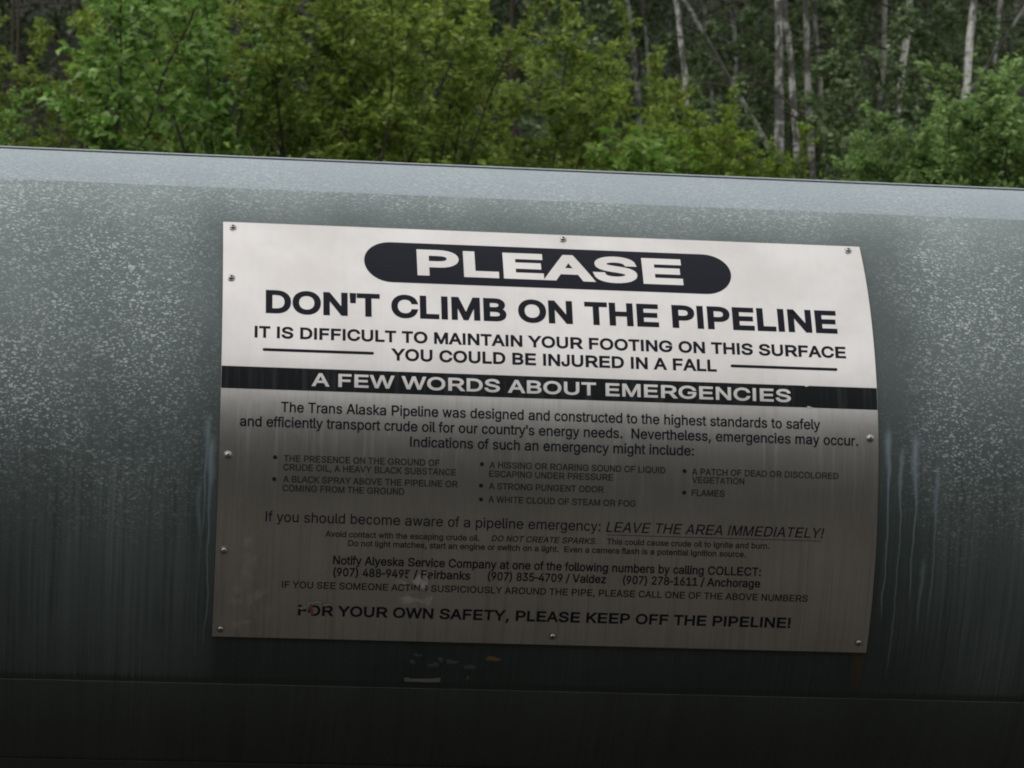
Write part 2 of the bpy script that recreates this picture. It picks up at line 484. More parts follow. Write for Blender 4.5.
GLYPHS = (
    'A480|16,0 201,509 276,509 463,0 395,0 287,302 264,372 232,478 245,478 213,371 191,302 85,0|110,142 110,199 370,199 370,142;B456|60,0 60,509 241,509 28'
    '9,504 329,491 359,469 381,442 394,410 398,374 395,344 387,320 373,301 356,286 336,275 315,267 315,262 339,257 363,245 385,227 402,203 414,173 418,136 '
    '413,100 400,67 377,39 344,18 301,4 247,0|125,57 245,57 296,63 330,80 349,105 355,137 352,161 342,184 327,203 306,218 279,228 248,231 125,231|125,285 2'
    '38,285 265,288 288,296 308,309 323,326 333,348 336,372 330,403 313,429 283,446 240,452 125,452;C510|267,-7 225,-3 186,7 150,25 119,49 92,79 70,115 53,'
    '157 44,203 40,254 44,305 53,352 70,393 92,429 119,459 150,484 186,501 225,512 267,516 305,513 340,504 373,490 402,471 427,447 448,418 463,385 473,348 '
    '408,348 401,373 389,395 375,413 357,428 337,440 315,449 292,454 267,456 223,450 184,432 150,403 125,364 109,314 103,254 109,194 125,145 151,105 184,76'
    ' 223,59 267,53 292,55 315,60 337,69 357,81 375,96 389,114 401,136 408,160 473,160 463,124 448,91 428,62 402,38 373,19 341,5 305,-4;D502|219,0 96,0 96,'
    '57 215,57 272,63 318,81 354,110 379,149 394,198 399,255 394,312 379,361 354,399 320,428 275,446 221,452 93,452 93,509 225,509 273,505 315,495 353,478 '
    '399,441 433,391 449,351 458,306 462,255 458,205 449,159 433,119 411,83 384,54 351,31 312,14 268,3|125,509 125,0 60,0 60,509;E419|60,0 60,509 372,509 3'
    '72,452 125,452 125,286 355,286 355,229 125,229 125,57 375,57 375,0;F410|60,0 60,509 369,509 369,452 125,452 125,278 346,278 346,221 125,221 125,0;G520'
    '|269,-7 225,-3 185,7 149,25 118,49 91,79 69,116 53,157 43,203 40,254 43,305 53,352 69,393 91,429 117,459 149,484 184,501 223,512 265,516 304,513 340,5'
    '04 374,489 403,469 429,445 449,416 465,384 474,349 408,349 399,372 387,393 373,411 356,427 337,439 315,448 291,454 265,456 222,450 183,432 150,404 125'
    ',364 109,314 103,254 109,194 125,145 151,105 184,76 224,59 269,53 309,57 345,71 374,93 396,123 410,160 415,202 434,199 283,199 283,256 478,256 478,200'
    ' 471,141 451,91 419,50 377,19 326,0;H517|60,0 60,509 125,509 125,289 392,289 392,509 457,509 457,0 392,0 392,232 125,232 125,0;I300|31,0 31,57 118,57 '
    '118,452 31,452 31,509 269,509 269,452 183,452 183,57 269,57 269,0;J396|185,-7 124,3 75,33 52,63 38,100 33,145 33,173 98,173 98,145 104,104 122,74 149,'
    '56 185,50 220,56 248,74 266,104 272,145 272,509 336,509 336,145 332,100 318,63 294,33 246,3;K467|104,145 104,216 139,261 174,303 212,344 364,509 448,5'
    '09 231,276 228,276|60,0 60,509 125,509 125,334 124,225 125,193 125,0|372,0 188,259 228,309 449,0;L393|60,0 60,509 125,509 125,57 361,57 361,0;M628|60,'
    '0 60,509 152,509 277,187 287,159 299,123 311,84 322,49 307,49 318,83 330,121 342,158 352,187 476,509 568,509 568,0 504,0 504,291 504,327 505,369 506,4'
    '13 507,457 513,457 498,409 482,363 467,322 456,291 342,0 286,0 170,291 159,321 145,361 129,408 112,457 119,457 120,416 121,372 122,328 122,291 122,0;N'
    '523|60,0 60,509 136,509 343,183 363,151 388,107 414,55 405,54 401,108 399,157 399,195 399,509 463,509 463,0 387,0 202,290 177,331 148,381 108,452 119,'
    '454 122,384 124,328 125,291 125,0;O533|267,-7 225,-3 186,7 150,25 119,49 92,79 70,115 53,157 44,203 40,254 44,305 53,352 70,393 92,429 119,459 150,484'
    ' 186,501 225,512 267,516 309,512 348,501 384,484 415,459 442,429 464,393 480,352 490,305 493,254 490,203 480,157 464,115 442,79 415,49 384,25 348,7 30'
    '9,-3|267,53 310,59 349,76 383,105 408,144 425,194 430,254 425,314 408,365 383,404 349,433 310,450 267,456 223,450 184,433 151,404 125,364 109,314 103,'
    '254 109,194 125,144 151,105 184,76 223,59;P445|60,0 60,509 235,509 289,503 332,487 366,462 390,430 404,391 409,348 404,304 390,265 366,233 332,207 289'
    ',191 235,186 109,186 109,242 233,242 269,246 297,256 318,272 333,294 342,319 344,348 342,376 333,402 318,423 297,439 268,449 232,452 125,452 125,0;Q53'
    '3|245,159 313,159 369,85 384,65 468,-48 401,-48 346,27 331,46|267,-7 225,-3 186,7 150,25 119,49 92,79 70,115 53,157 44,203 40,254 44,305 53,352 70,393'
    ' 92,429 119,459 150,484 186,501 225,512 267,516 309,512 348,501 384,484 415,459 442,429 464,393 480,352 490,305 493,254 490,203 480,157 464,115 442,79'
    ' 415,49 384,25 348,7 309,-3|267,53 310,59 349,76 383,105 408,144 425,194 430,254 425,314 408,365 383,404 349,433 310,450 267,456 223,450 184,433 151,4'
    '04 125,364 109,314 103,254 109,194 125,144 151,105 184,76 223,59;R449|60,0 60,509 236,509 290,504 333,489 367,465 390,433 405,395 409,352 405,309 390,'
    '271 367,240 333,217 289,203 236,198 96,198 96,255 234,255 269,258 298,267 319,281 334,300 342,324 345,352 342,380 334,405 319,425 298,440 269,449 233,'
    '452 125,452 125,0|353,0 230,229 303,229 428,0;S447|224,-9 172,-4 128,9 91,31 64,60 46,96 38,137 104,137 110,110 123,88 142,71 166,59 194,52 224,49 257'
    ',52 286,60 311,74 329,92 341,114 346,139 342,161 332,179 316,193 296,205 245,222 184,239 128,260 86,289 60,326 52,372 58,413 75,448 102,476 138,498 18'
    '0,511 227,516 275,511 316,498 351,476 377,449 394,415 401,378 337,378 326,412 302,437 267,453 225,459 194,456 167,448 145,435 129,418 118,398 115,376 '
    '119,352 131,334 148,319 169,308 212,293 264,279 312,264 336,252 359,238 379,220 395,198 405,171 408,139 403,99 386,64 360,34 323,11 278,-4;T449|32,452'
    ' 32,509 417,509 417,452 257,452 257,0 193,0 193,452;U517|259,-8 203,-2 154,15 114,43 85,80 66,124 60,173 60,509 124,509 124,178 128,144 141,113 160,87'
    ' 187,68 220,56 259,52 298,56 331,68 357,87 377,113 389,144 393,178 393,509 457,509 457,173 451,124 433,80 403,43 363,15 315,-2;V480|204,0 16,509 84,50'
    '9 192,206 215,137 248,31 235,31 267,138 290,206 395,509 463,509 278,0;W686|155,0 16,509 82,509 163,196 175,145 187,94 197,40 189,40 200,94 211,145 224'
    ',196 306,509 380,509 462,196 474,145 486,94 497,40 488,40 499,94 510,145 523,196 603,509 670,509 530,0 455,0 368,323 351,391 336,475 350,475 335,395 3'
    '18,323 230,0;Y472|203,0 203,208 16,509 91,509 192,344 222,292 250,230 224,230 251,293 280,344 381,509 455,509 268,208 268,0;X474|18,0 217,284 217,236 '
    '29,509 104,509 178,400 204,361 223,329 243,292 232,292 252,329 272,361 298,400 374,509 446,509 259,239 259,287 456,0 382,0 292,129 268,165 250,195 230'
    ',231 244,231 225,196 206,166 182,129 91,0;a389|160,-9 126,-5 94,5 68,22 48,45 35,73 30,108 34,138 43,161 58,179 78,193 100,203 125,211 178,220 234,227'
    ' 252,230 265,235 273,243 276,255 276,257 273,279 267,297 256,311 240,322 220,329 196,331 171,329 149,322 132,313 118,301 107,288 100,274 41,291 57,322'
    ' 79,346 104,364 133,375 163,382 194,384 239,379 263,372 286,360 306,343 322,320 333,290 337,251 337,0 277,0 277,52 272,52 252,25 236,12 215,1 190,-6|1'
    '70,45 202,49 228,59 248,74 263,93 272,115 276,138 276,190 259,182 231,176 200,171 175,168 134,159 117,150 103,139 95,124 92,105 94,87 102,72 114,61 13'
    '0,52 149,47;b424|229,-8 198,-5 172,4 153,17 138,31 118,59 112,59 112,0 53,0 53,509 114,509 114,319 118,319 137,346 152,360 171,373 197,381 229,384 274'
    ',378 313,361 345,332 370,293 385,245 390,189 385,133 370,84 346,45 313,16 274,-2|220,47 253,51 279,66 301,88 316,117 325,151 328,189 325,227 316,261 3'
    '01,290 280,311 253,325 220,330 188,325 161,312 140,291 125,263 116,229 113,189 116,150 125,115 140,86 162,65 188,51;c396|207,-8 159,-2 117,16 82,46 56'
    ',85 40,133 34,187 40,243 56,291 82,330 117,360 159,378 207,384 234,383 260,377 284,368 305,356 324,341 340,322 353,301 362,277 303,262 290,289 270,311'
    ' 242,325 207,330 173,325 145,310 124,287 108,258 99,224 96,187 99,151 108,117 124,89 145,66 173,51 207,46 243,52 271,66 292,89 304,117 363,102 354,78 '
    '341,56 325,37 306,21 285,9 261,-1 235,-6;d424|195,-8 151,-2 111,16 79,45 55,84 39,133 34,189 39,245 55,293 79,332 112,361 151,378 196,384 228,381 253,'
    '373 272,360 287,346 306,319 311,319 311,509 372,509 372,0 313,0 313,59 307,59 287,31 272,17 252,4 227,-5|205,47 236,51 263,65 284,86 299,115 309,150 3'
    '12,189 309,229 300,263 284,291 263,312 237,325 205,330 172,325 145,311 124,290 108,261 99,227 96,189 99,151 109,117 124,88 145,66 172,51;e404|212,-8 1'
    '61,-2 117,16 82,46 56,85 40,132 34,187 39,242 55,290 81,329 115,359 157,378 205,384 236,382 266,374 294,361 319,341 341,315 357,282 368,242 371,194 37'
    '1,169 75,169 75,221 338,221 310,202 307,237 298,269 283,294 263,314 237,326 205,330 173,326 146,313 125,294 109,270 99,241 96,211 96,178 100,139 110,1'
    '06 128,80 151,61 179,50 212,46 234,48 254,53 271,61 285,73 297,88 306,105 365,91 353,63 335,39 311,19 283,4 249,-5;f254|228,379 228,327 6,327 6,379|81'
    ',0 81,432 84,461 96,486 113,505 135,519 161,527 187,530 222,527 243,521 227,468 215,472 195,474 171,470 154,460 145,443 142,419 142,0;g425|207,-151 16'
    '8,-148 134,-140 105,-127 82,-110 64,-91 51,-69 101,-41 122,-66 136,-78 154,-88 178,-95 207,-97 249,-92 282,-75 304,-47 311,-6 311,68 306,68 287,41 272'
    ',28 252,16 227,8 195,5 152,10 113,27 80,53 55,90 39,136 34,191 39,246 55,293 80,332 112,361 152,378 196,384 228,382 253,373 273,360 288,346 308,319 31'
    '3,319 313,379 372,379 372,-9 367,-54 350,-90 324,-117 291,-136 251,-147|205,59 237,63 264,75 285,95 300,121 309,154 312,193 309,231 300,264 285,291 26'
    '4,312 237,325 205,330 172,325 145,312 124,290 109,262 99,229 96,193 99,155 109,123 124,96 145,76 172,63;h410|114,227 114,0 53,0 53,509 114,509 114,287'
    ' 102,287 124,332 152,362 187,379 227,384 264,380 295,369 321,349 341,321 353,285 357,240 357,0 296,0 296,235 290,275 273,304 246,323 210,329 184,326 1'
    '61,317 141,303 126,283 117,257;i167|53,0 53,379 114,379 114,0|84,443 67,446 54,455 44,468 41,483 44,499 54,512 67,521 84,524 100,521 114,512 123,499 1'
    '26,483 123,468 114,455 100,446;k381|110,137 110,212 121,212 284,379 360,379 184,199 177,199|53,0 53,509 114,509 114,0|294,0 148,186 191,229 372,0;l189'
    '|139,-2 101,3 74,20 58,47 53,84 53,509 114,509 114,99 115,77 120,62 130,54 146,52 160,53 170,54 181,3 162,-1;m610|53,0 53,379 112,379 112,295 108,295 '
    '118,323 132,346 151,363 172,376 195,384 219,386 257,380 287,361 309,331 321,295 312,295 322,321 337,343 357,361 381,375 407,383 437,386 468,383 497,37'
    '2 522,354 541,328 553,296 557,255 557,0 496,0 496,254 490,289 473,313 447,326 419,330 395,328 374,320 358,307 345,290 338,270 335,247 335,0 274,0 274,'
    '260 269,288 253,311 229,326 199,330 178,328 158,320 140,307 126,289 117,266 114,238 114,0;n410|114,227 114,0 53,0 53,379 112,379 112,287 102,287 124,3'
    '32 152,362 187,379 227,384 264,380 295,369 321,349 341,321 353,285 357,240 357,0 296,0 296,235 290,275 273,304 246,323 210,329 184,326 161,317 141,303'
    ' 126,283 117,257;o415|207,-8 159,-2 117,16 82,46 56,85 40,133 34,187 40,243 56,291 82,330 117,360 159,378 207,384 256,378 299,360 333,330 359,291 376,'
    '243 381,187 376,133 359,85 333,46 299,16 256,-2|207,46 242,51 270,66 292,89 307,117 316,151 319,187 316,224 307,258 292,287 270,310 242,325 207,330 17'
    '3,325 145,310 124,287 108,258 99,224 96,187 99,151 108,117 124,89 145,66 173,51;p424|53,-143 53,379 112,379 112,319 118,319 137,346 152,360 171,373 19'
    '7,381 229,384 274,378 313,361 345,332 370,293 385,245 390,189 385,133 370,84 346,45 313,16 274,-2 229,-8 198,-5 173,4 153,17 138,31 118,59 114,59 114,'
    '-143|220,47 253,51 279,66 301,88 316,117 325,151 328,189 325,227 316,261 301,290 280,311 253,325 220,330 188,325 161,312 140,291 125,263 116,229 113,1'
    '89 116,150 125,115 140,86 162,65 188,51;q424|372,-143 311,-143 311,59 306,59 287,31 272,17 252,4 227,-5 195,-8 151,-2 111,16 79,45 55,84 39,133 34,189'
    ' 39,245 55,293 79,332 112,361 151,378 196,384 228,381 253,373 272,360 287,346 307,319 313,319 313,379 372,379|205,47 236,51 263,65 284,86 299,115 309,'
    '150 312,189 309,229 300,263 284,291 263,312 237,325 205,330 172,325 145,311 124,290 108,261 99,227 96,189 99,151 109,117 124,88 145,66 172,51;r259|53,'
    '0 53,379 112,379 112,321 115,321 130,347 152,367 181,380 213,385 229,384 243,384 243,322 230,324 207,326 182,323 159,315 140,301 126,284 117,262 114,2'
    '37 114,0;s365|182,-8 145,-5 112,3 84,18 62,38 45,63 36,94 94,107 105,79 124,60 150,49 181,45 217,50 244,62 262,81 268,103 265,121 254,136 237,147 212,'
    '155 149,170 104,186 72,208 53,237 47,274 51,305 65,332 87,354 115,370 149,381 187,384 223,381 254,372 279,358 299,339 314,316 324,290 268,277 258,298 '
    '243,316 219,328 187,333 156,329 131,317 114,299 109,277 112,258 124,243 144,232 172,223 229,209 275,194 306,171 325,142 331,107 326,75 312,47 290,24 2'
    '60,6 223,-5;t227|204,379 204,327 6,327 6,379|65,471 126,471 126,98 128,76 136,61 150,53 170,50 185,51 202,54 213,2 192,-3 168,-4 125,2 92,21 72,52 65,'
    '93;u410|182,-5 146,-1 115,11 89,31 69,59 57,95 53,139 53,379 114,379 114,144 119,105 137,75 164,56 200,50 226,53 249,62 268,77 283,97 293,122 296,153 '
    '296,379 357,379 357,0 298,0 298,92 307,92 286,47 257,17 222,0;v389|163,0 17,379 84,379 165,155 187,87 206,21 184,21 203,87 224,155 305,379 371,379 226'
    ',0;w567|138,0 23,379 87,379 133,214 154,137 175,41 165,41 186,135 206,214 252,379 316,379 362,214 382,136 402,41 391,41 413,135 434,214 480,379 545,37'
    '9 429,0 368,0 319,172 305,225 291,280 277,338 291,338 277,280 263,225 248,172 199,0;x379|21,0 171,218 171,171 29,379 100,379 147,306 179,253 207,206 1'
    '75,206 202,253 233,306 282,379 352,379 209,169 209,214 358,0 287,0 231,85 200,136 173,182 205,182 178,136 148,85 91,0;y389|47,-139 61,-86 71,-87 88,-9'
    '0 104,-89 118,-84 130,-74 141,-58 151,-36 163,-1 17,379 84,379 165,155 187,87 206,21 184,21 202,87 224,155 305,379 371,379 204,-58 191,-85 177,-107 15'
    '9,-124 139,-136 117,-143 91,-145 65,-143;z380|42,0 42,46 254,320 254,323 48,323 48,379 333,379 333,331 126,60 126,56 339,56 339,0;0453|227,-7 174,1 13'
    '0,24 95,62 69,113 57,155 50,202 48,254 50,306 57,353 69,395 95,447 130,484 174,508 227,516 279,508 323,484 358,447 384,395 396,353 403,306 405,254 403'
    ',202 396,155 384,113 359,62 323,24 279,1|227,50 261,56 290,74 313,103 330,144 340,194 344,254 340,314 330,365 313,405 290,435 261,453 227,460 192,453 '
    '163,435 140,405 123,365 113,314 109,254 113,194 123,144 140,103 163,74 192,56;1453|76,0 76,55 391,55 391,0|276,509 276,0 212,0 212,448 209,448 86,358 '
    '86,427 198,509;2453|64,0 64,47 234,229 282,282 299,305 311,327 318,348 320,371 317,397 308,419 293,436 273,449 250,457 224,460 196,457 172,447 153,433'
    ' 139,413 130,390 127,362 66,362 71,405 86,442 111,473 143,496 182,511 225,516 268,511 306,497 337,474 361,445 376,411 381,372 378,345 371,318 357,290 '
    '336,259 267,180 153,60 153,57 389,57 389,0;3453|218,-7 173,-3 133,10 98,30 70,57 52,91 44,132 109,132 115,107 126,87 144,71 165,59 191,52 219,50 248,5'
    '3 275,61 297,74 315,93 325,116 329,145 326,172 316,196 299,217 275,234 242,244 201,248 157,248 157,299 288,448 288,452 70,452 70,509 372,509 372,461 2'
    '11,278 211,289 264,288 308,276 344,253 371,222 387,186 393,145 387,103 370,66 344,36 309,12 266,-2;4453|40,105 40,158 247,509 311,509 109,166 109,163 '
    '413,163 413,105|282,0 282,121 282,146 282,318 343,318 343,0;5453|221,-7 178,-2 140,11 108,32 83,60 66,93 60,130 122,130 127,108 138,89 154,73 173,60 1'
    '96,52 221,50 250,53 276,64 298,82 314,104 324,131 328,162 324,193 314,221 297,244 275,262 248,273 218,277 192,275 167,268 145,258 128,246 67,253 96,50'
    '9 366,509 366,452 151,452 134,301 136,301 155,315 178,325 203,331 229,334 263,330 294,321 321,306 345,285 364,260 379,231 388,199 391,163 385,117 369,'
    '76 343,41 309,15 268,-1;6453|226,-7 182,-1 142,15 109,40 84,74 69,115 64,162 68,199 80,239 102,285 137,340 252,509 322,509 151,261 145,261 154,275 165'
    ',288 179,299 196,307 214,312 235,314 278,309 316,295 346,271 370,240 384,201 389,157 384,112 368,73 343,39 310,14 271,-2|226,48 254,52 279,63 299,79 3'
    '14,101 324,128 327,157 324,187 314,213 299,235 279,251 254,262 226,265 198,262 174,252 153,235 138,214 128,188 125,158 128,128 138,102 153,79 174,63 1'
    '98,52;7453|97,0 323,448 323,452 62,452 62,509 391,509 391,449 165,0;8453|226,-7 178,-2 136,11 101,33 74,62 57,96 52,135 55,166 65,195 81,220 101,241 1'
    '25,256 153,265 153,267 119,282 93,308 76,342 70,380 75,417 90,450 114,477 146,498 184,511 226,516 269,511 306,498 337,477 361,450 377,417 382,380 376,'
    '342 359,308 333,282 300,267 300,265 327,256 351,241 372,220 387,195 397,166 401,135 395,96 378,62 352,33 317,11 275,-2|226,49 258,52 285,60 307,74 323'
    ',91 333,113 337,139 333,165 322,189 305,208 283,223 256,232 226,235 196,232 169,223 147,208 130,189 119,165 115,139 119,113 129,91 145,74 167,60 195,5'
    '2|226,290 252,292 274,300 293,313 307,330 316,351 319,376 316,399 308,420 294,437 275,449 252,457 226,460 200,457 177,449 159,437 145,420 136,399 133,'
    '376 136,351 145,330 159,313 178,300 201,292;9453|226,516 271,510 310,494 343,468 368,434 384,393 389,347 385,309 373,270 350,224 315,168 200,0 130,0 3'
    '01,248 307,248 299,234 287,221 273,210 257,202 238,196 218,195 175,199 137,214 106,237 83,269 68,307 64,352 69,397 85,436 110,469 143,494 182,510|226,'
    '460 199,457 174,446 154,429 138,407 129,381 125,352 129,322 138,295 154,274 174,257 199,247 226,243 254,247 279,257 299,273 314,295 324,321 327,350 32'
    "4,381 314,407 299,429 279,446 254,457;'206|78,318 70,509 136,509 128,318;.188|95,-4 78,-1 63,9 53,24 50,41 53,59 63,73 78,83 95,87 113,83 128,73 138,5"
    '9 141,41 138,24 128,9 113,-1;,188|38,-119 68,71 137,71 84,-119;:188|95,-4 78,-1 63,9 53,24 50,41 53,59 63,73 78,83 95,87 113,83 128,73 138,59 141,41 1'
    '38,24 128,9 113,-1|95,271 78,274 63,284 53,299 50,316 53,334 63,349 78,359 95,362 113,359 128,349 138,334 141,316 138,299 128,284 113,274;!196|67,160 '
    '63,509 132,509 128,160|98,-4 81,-1 66,9 56,24 52,41 56,58 66,73 81,83 98,86 116,83 130,73 140,58 143,41 140,24 130,9 116,-1;(273|89,207 92,264 101,324'
    ' 109,364 119,403 132,441 153,494 177,539 236,539 212,485 191,428 174,370 161,313 154,258 151,207 154,161 160,115 172,67 188,16 202,-19 218,-57 236,-96'
    ' 177,-96 150,-46 128,4 111,55 99,106 92,156;)273|37,-96 56,-56 72,-18 86,18 102,69 113,116 120,162 122,207 119,258 112,313 99,370 82,428 62,485 37,539'
    ' 97,539 121,494 142,441 154,403 164,364 173,323 181,264 184,207 182,156 174,104 161,53 144,3 123,-47 97,-96;/249|235,533 71,-76 14,-76 178,533;-453|33'
    '7,244 337,188 114,188 114,244'
)
FONT = {}
for rec in GLYPHS.split(';'):
    head, *cs = rec.split('|')
    FONT[head[0]] = (int(head[1:]), [[tuple(map(int, p.split(','))) for p in c.split()] for c in cs])
CAPH = max(p[1] for p in FONT['H'][1][0])
FONT[' '] = (200, [])
hx = sorted({p[0] for p in FONT['H'][1][0]})       # a plain upright for the capital I
FONT['I'] = (2 * hx[0] + hx[1] - hx[0] + 4, [[(hx[0], 0), (hx[0], CAPH), (hx[1], CAPH), (hx[1], 0)]])
# even out the widths to those of a plain sign grotesque (thousandths of an em)
WIDE = dict(A=667, B=667, C=722, D=722, E=667, F=611, G=778, H=722, I=278, J=500, K=667, L=556, M=833, N=722, O=778, P=667, Q=778,
            R=722, S=667, T=611, U=722, V=667, W=944, X=667, Y=667, a=556, b=556, c=500, d=556, e=556, f=278, g=556, h=556, i=222,
            k=500, l=222, m=833, n=556, o=556, p=556, q=556, r=333, s=500, t=278, u=556, v=500, w=722, x=500, y=500, z=500)
WIDE.update({d: 556 for d in '0123456789'})
WIDE.update({' ': 278, "'": 191, '.': 278, ',': 278, ':': 278, '!': 278, '(': 333, ')': 333, '/': 278, '-': 333})
for ch, wd in WIDE.items():
    adv, cs = FONT[ch]
    goal = wd * .716
    f = 1.0 if ch in "Iil.,:!'()/-1" else max(.86, min(1.18, goal / adv))
    sh = (goal - adv * f) / 2
    FONT[ch] = (goal, [[(p[0] * f + sh, p[1]) for p in c] for c in cs])


def grow(c, d):
    """move a closed outline outwards by d (outer rings run clockwise, holes the other way)"""
    if not d: return c
    out = []
    n_ = len(c)
    for i in range(n_):
        p, q, r = Vector(c[i - 1]), Vector(c[i]), Vector(c[(i + 1) % n_])
        e1, e2 = (q - p).normalized(), (r - q).normalized()
        n1, n2 = Vector((-e1.y, e1.x)), Vector((-e2.y, e2.x))
        b = n1 + n2
        b = b / max(.35, b.length_squared) * 2 if b.length > 1e-6 else n1
        out.append(tuple(q + b * d))
    return out


def text_rings(s, u0, u1, v, cap, bold=0.0, slant=0.0):
    """closed outlines in metres for one line fitted between u0 and u1"""
    x = 0; pen = []
    for ch in s:
        adv, cs = FONT[ch]
        pen.append((x, cs)); x += adv
    xs = [px + p[0] for px, cs in pen for c in cs for p in c]
    sx = (u1 - u0 - 2 * bold) / (max(xs) - min(xs))
    sy = (cap - 2 * bold) / CAPH
    x_min = min(xs)
    out = []
    for px, cs in pen:
        one = []
        for c in cs:
            q = [((px + p[0] - x_min) * sx + bold, p[1] * sy + bold) for p in c]
            q = grow(q, bold)
            one.append([(u0 + a + slant * (b - cap * .5), v + b) for a, b in q])
        if one: out.append(one)
    return out


def wind(pt, rings):
    """winding number of a point inside a set of closed outlines"""
    x, y = pt; w_ = 0
    for r in rings:
        for i in range(len(r)):
            (x0, y0), (x1, y1) = r[i - 1], r[i]
            if (y0 <= y) != (y1 <= y):
                if x0 + (y - y0) / (y1 - y0) * (x1 - x0) > x: w_ += 1 if y1 > y0 else -1
    return w_


def fill(rings, step=10.0):
    """triangles (mm) that fill one glyph, cut along level lines so they can follow the bend"""
    rings = [[(x * 1000, y * 1000) for x, y in r] for r in rings]
    vs, es = [], []
    for r in rings:
        o = len(vs)
        vs += [Vector(p) for p in r]
        es += [(o + i, o + (i + 1) % len(r)) for i in range(len(r))]
    xs = [p.x for p in vs]; ys = [p.y for p in vs]
    g = math.floor(min(ys) / step) * step + step
    while g < max(ys):
        o = len(vs)
        vs += [Vector((min(xs) - 1, g + .0131)), Vector((max(xs) + 1, g + .0131))]
        es.append((o, o + 1)); g += step
    V, E, F, _, _, _ = delaunay_2d_cdt(vs, es, [], 0, 1e-5, False)
    keep = []
    for f in F:
        c = sum((V[i] for i in f), Vector((0, 0))) / len(f)
        if wind(c, rings): keep.append(f)
    return V, keep


def lay(name, glyphs, lift, mat, parent, radius=SR):
    """print flat shapes onto the bent plate, lift metres proud of radius; glyphs: a list of outline sets"""
    if glyphs and not isinstance(glyphs[0][0][0], (list, tuple)): glyphs = [glyphs]
    co, fs, uvs = [], [], []
    r = radius + lift
    for rings in glyphs:
        V, F = fill(rings)
        o = len(co)
        for p in V:
            u, v = p.x / 1000, p.y / 1000
            t = v / SR
            co.append((u, -r * math.cos(t), r * math.sin(t))); uvs.append((u, v))
        for f in F:
            f = list(f)
            p, q, w_ = V[f[0]], V[f[1]], V[f[2]]
            if (q - p).cross(w_ - p) < 0: f.reverse()
            fs.append(tuple(o + i for i in f))
    me = bpy.data.meshes.new(name)
    me.from_pydata(co, [], fs)
    ul = me.uv_layers.new(name='metres')
    for l in me.loops: ul.data[l.index].uv = uvs[l.vertex_index]
    for p in me.polygons: p.use_smooth = True
    return link(name, me, mat, parent)


def rect(u0, u1, v0, v1, n_=1):
    return [[(u0, v0), (u0, v1), (u1, v1), (u1, v0)]]


def capsule(u0, u1, vc, r, n_=24):
    p = []
    for i in range(n_ + 1):
        a = math.pi / 2 + math.pi * i / n_
        p.append((u0 + r + r * math.cos(a), vc + r * math.sin(a)))
    for i in range(n_ + 1):
        a = -math.pi / 2 + math.pi * i / n_
        p.append((u1 - r + r * math.cos(a), vc + r * math.sin(a)))
    return [p]


def blob(uc, vc, ru, rv, seed, n_=26, rough=.45):
    rd = random.Random(seed)
    ph = [rd.uniform(0, 6.28) for _ in range(4)]
    p = []
    for i in range(n_):
        a = 6.28318 * i / n_
        q = 1 + rough * (.5 * math.sin(2 * a + ph[0]) + .35 * math.sin(3 * a + ph[1]) + .3 * math.sin(5 * a + ph[2]) + .25 * math.sin(9 * a + ph[3]))
        q = max(.25, q)
        p.append((uc + ru * q * math.cos(a), vc + rv * q * math.sin(a)))
    return [p]


# ------------------------------------------------------------------ the sign
sign = empty('warning_sign', (0, 0, PZ))
tag(sign, 'large brushed metal warning sign reading PLEASE DON\'T CLIMB ON THE PIPELINE, screwed to the pipe', 'sign')
SU0, SU1, SV0, SV1 = .2108, 1.5288, -.3588, .5528
deg = lambda v: math.degrees(v / SR)
sheet('plate', SR, deg(SV0), deg(SV1), SU0, SU1, .0020, PLATE, sign, nseg=64, nx_=9)

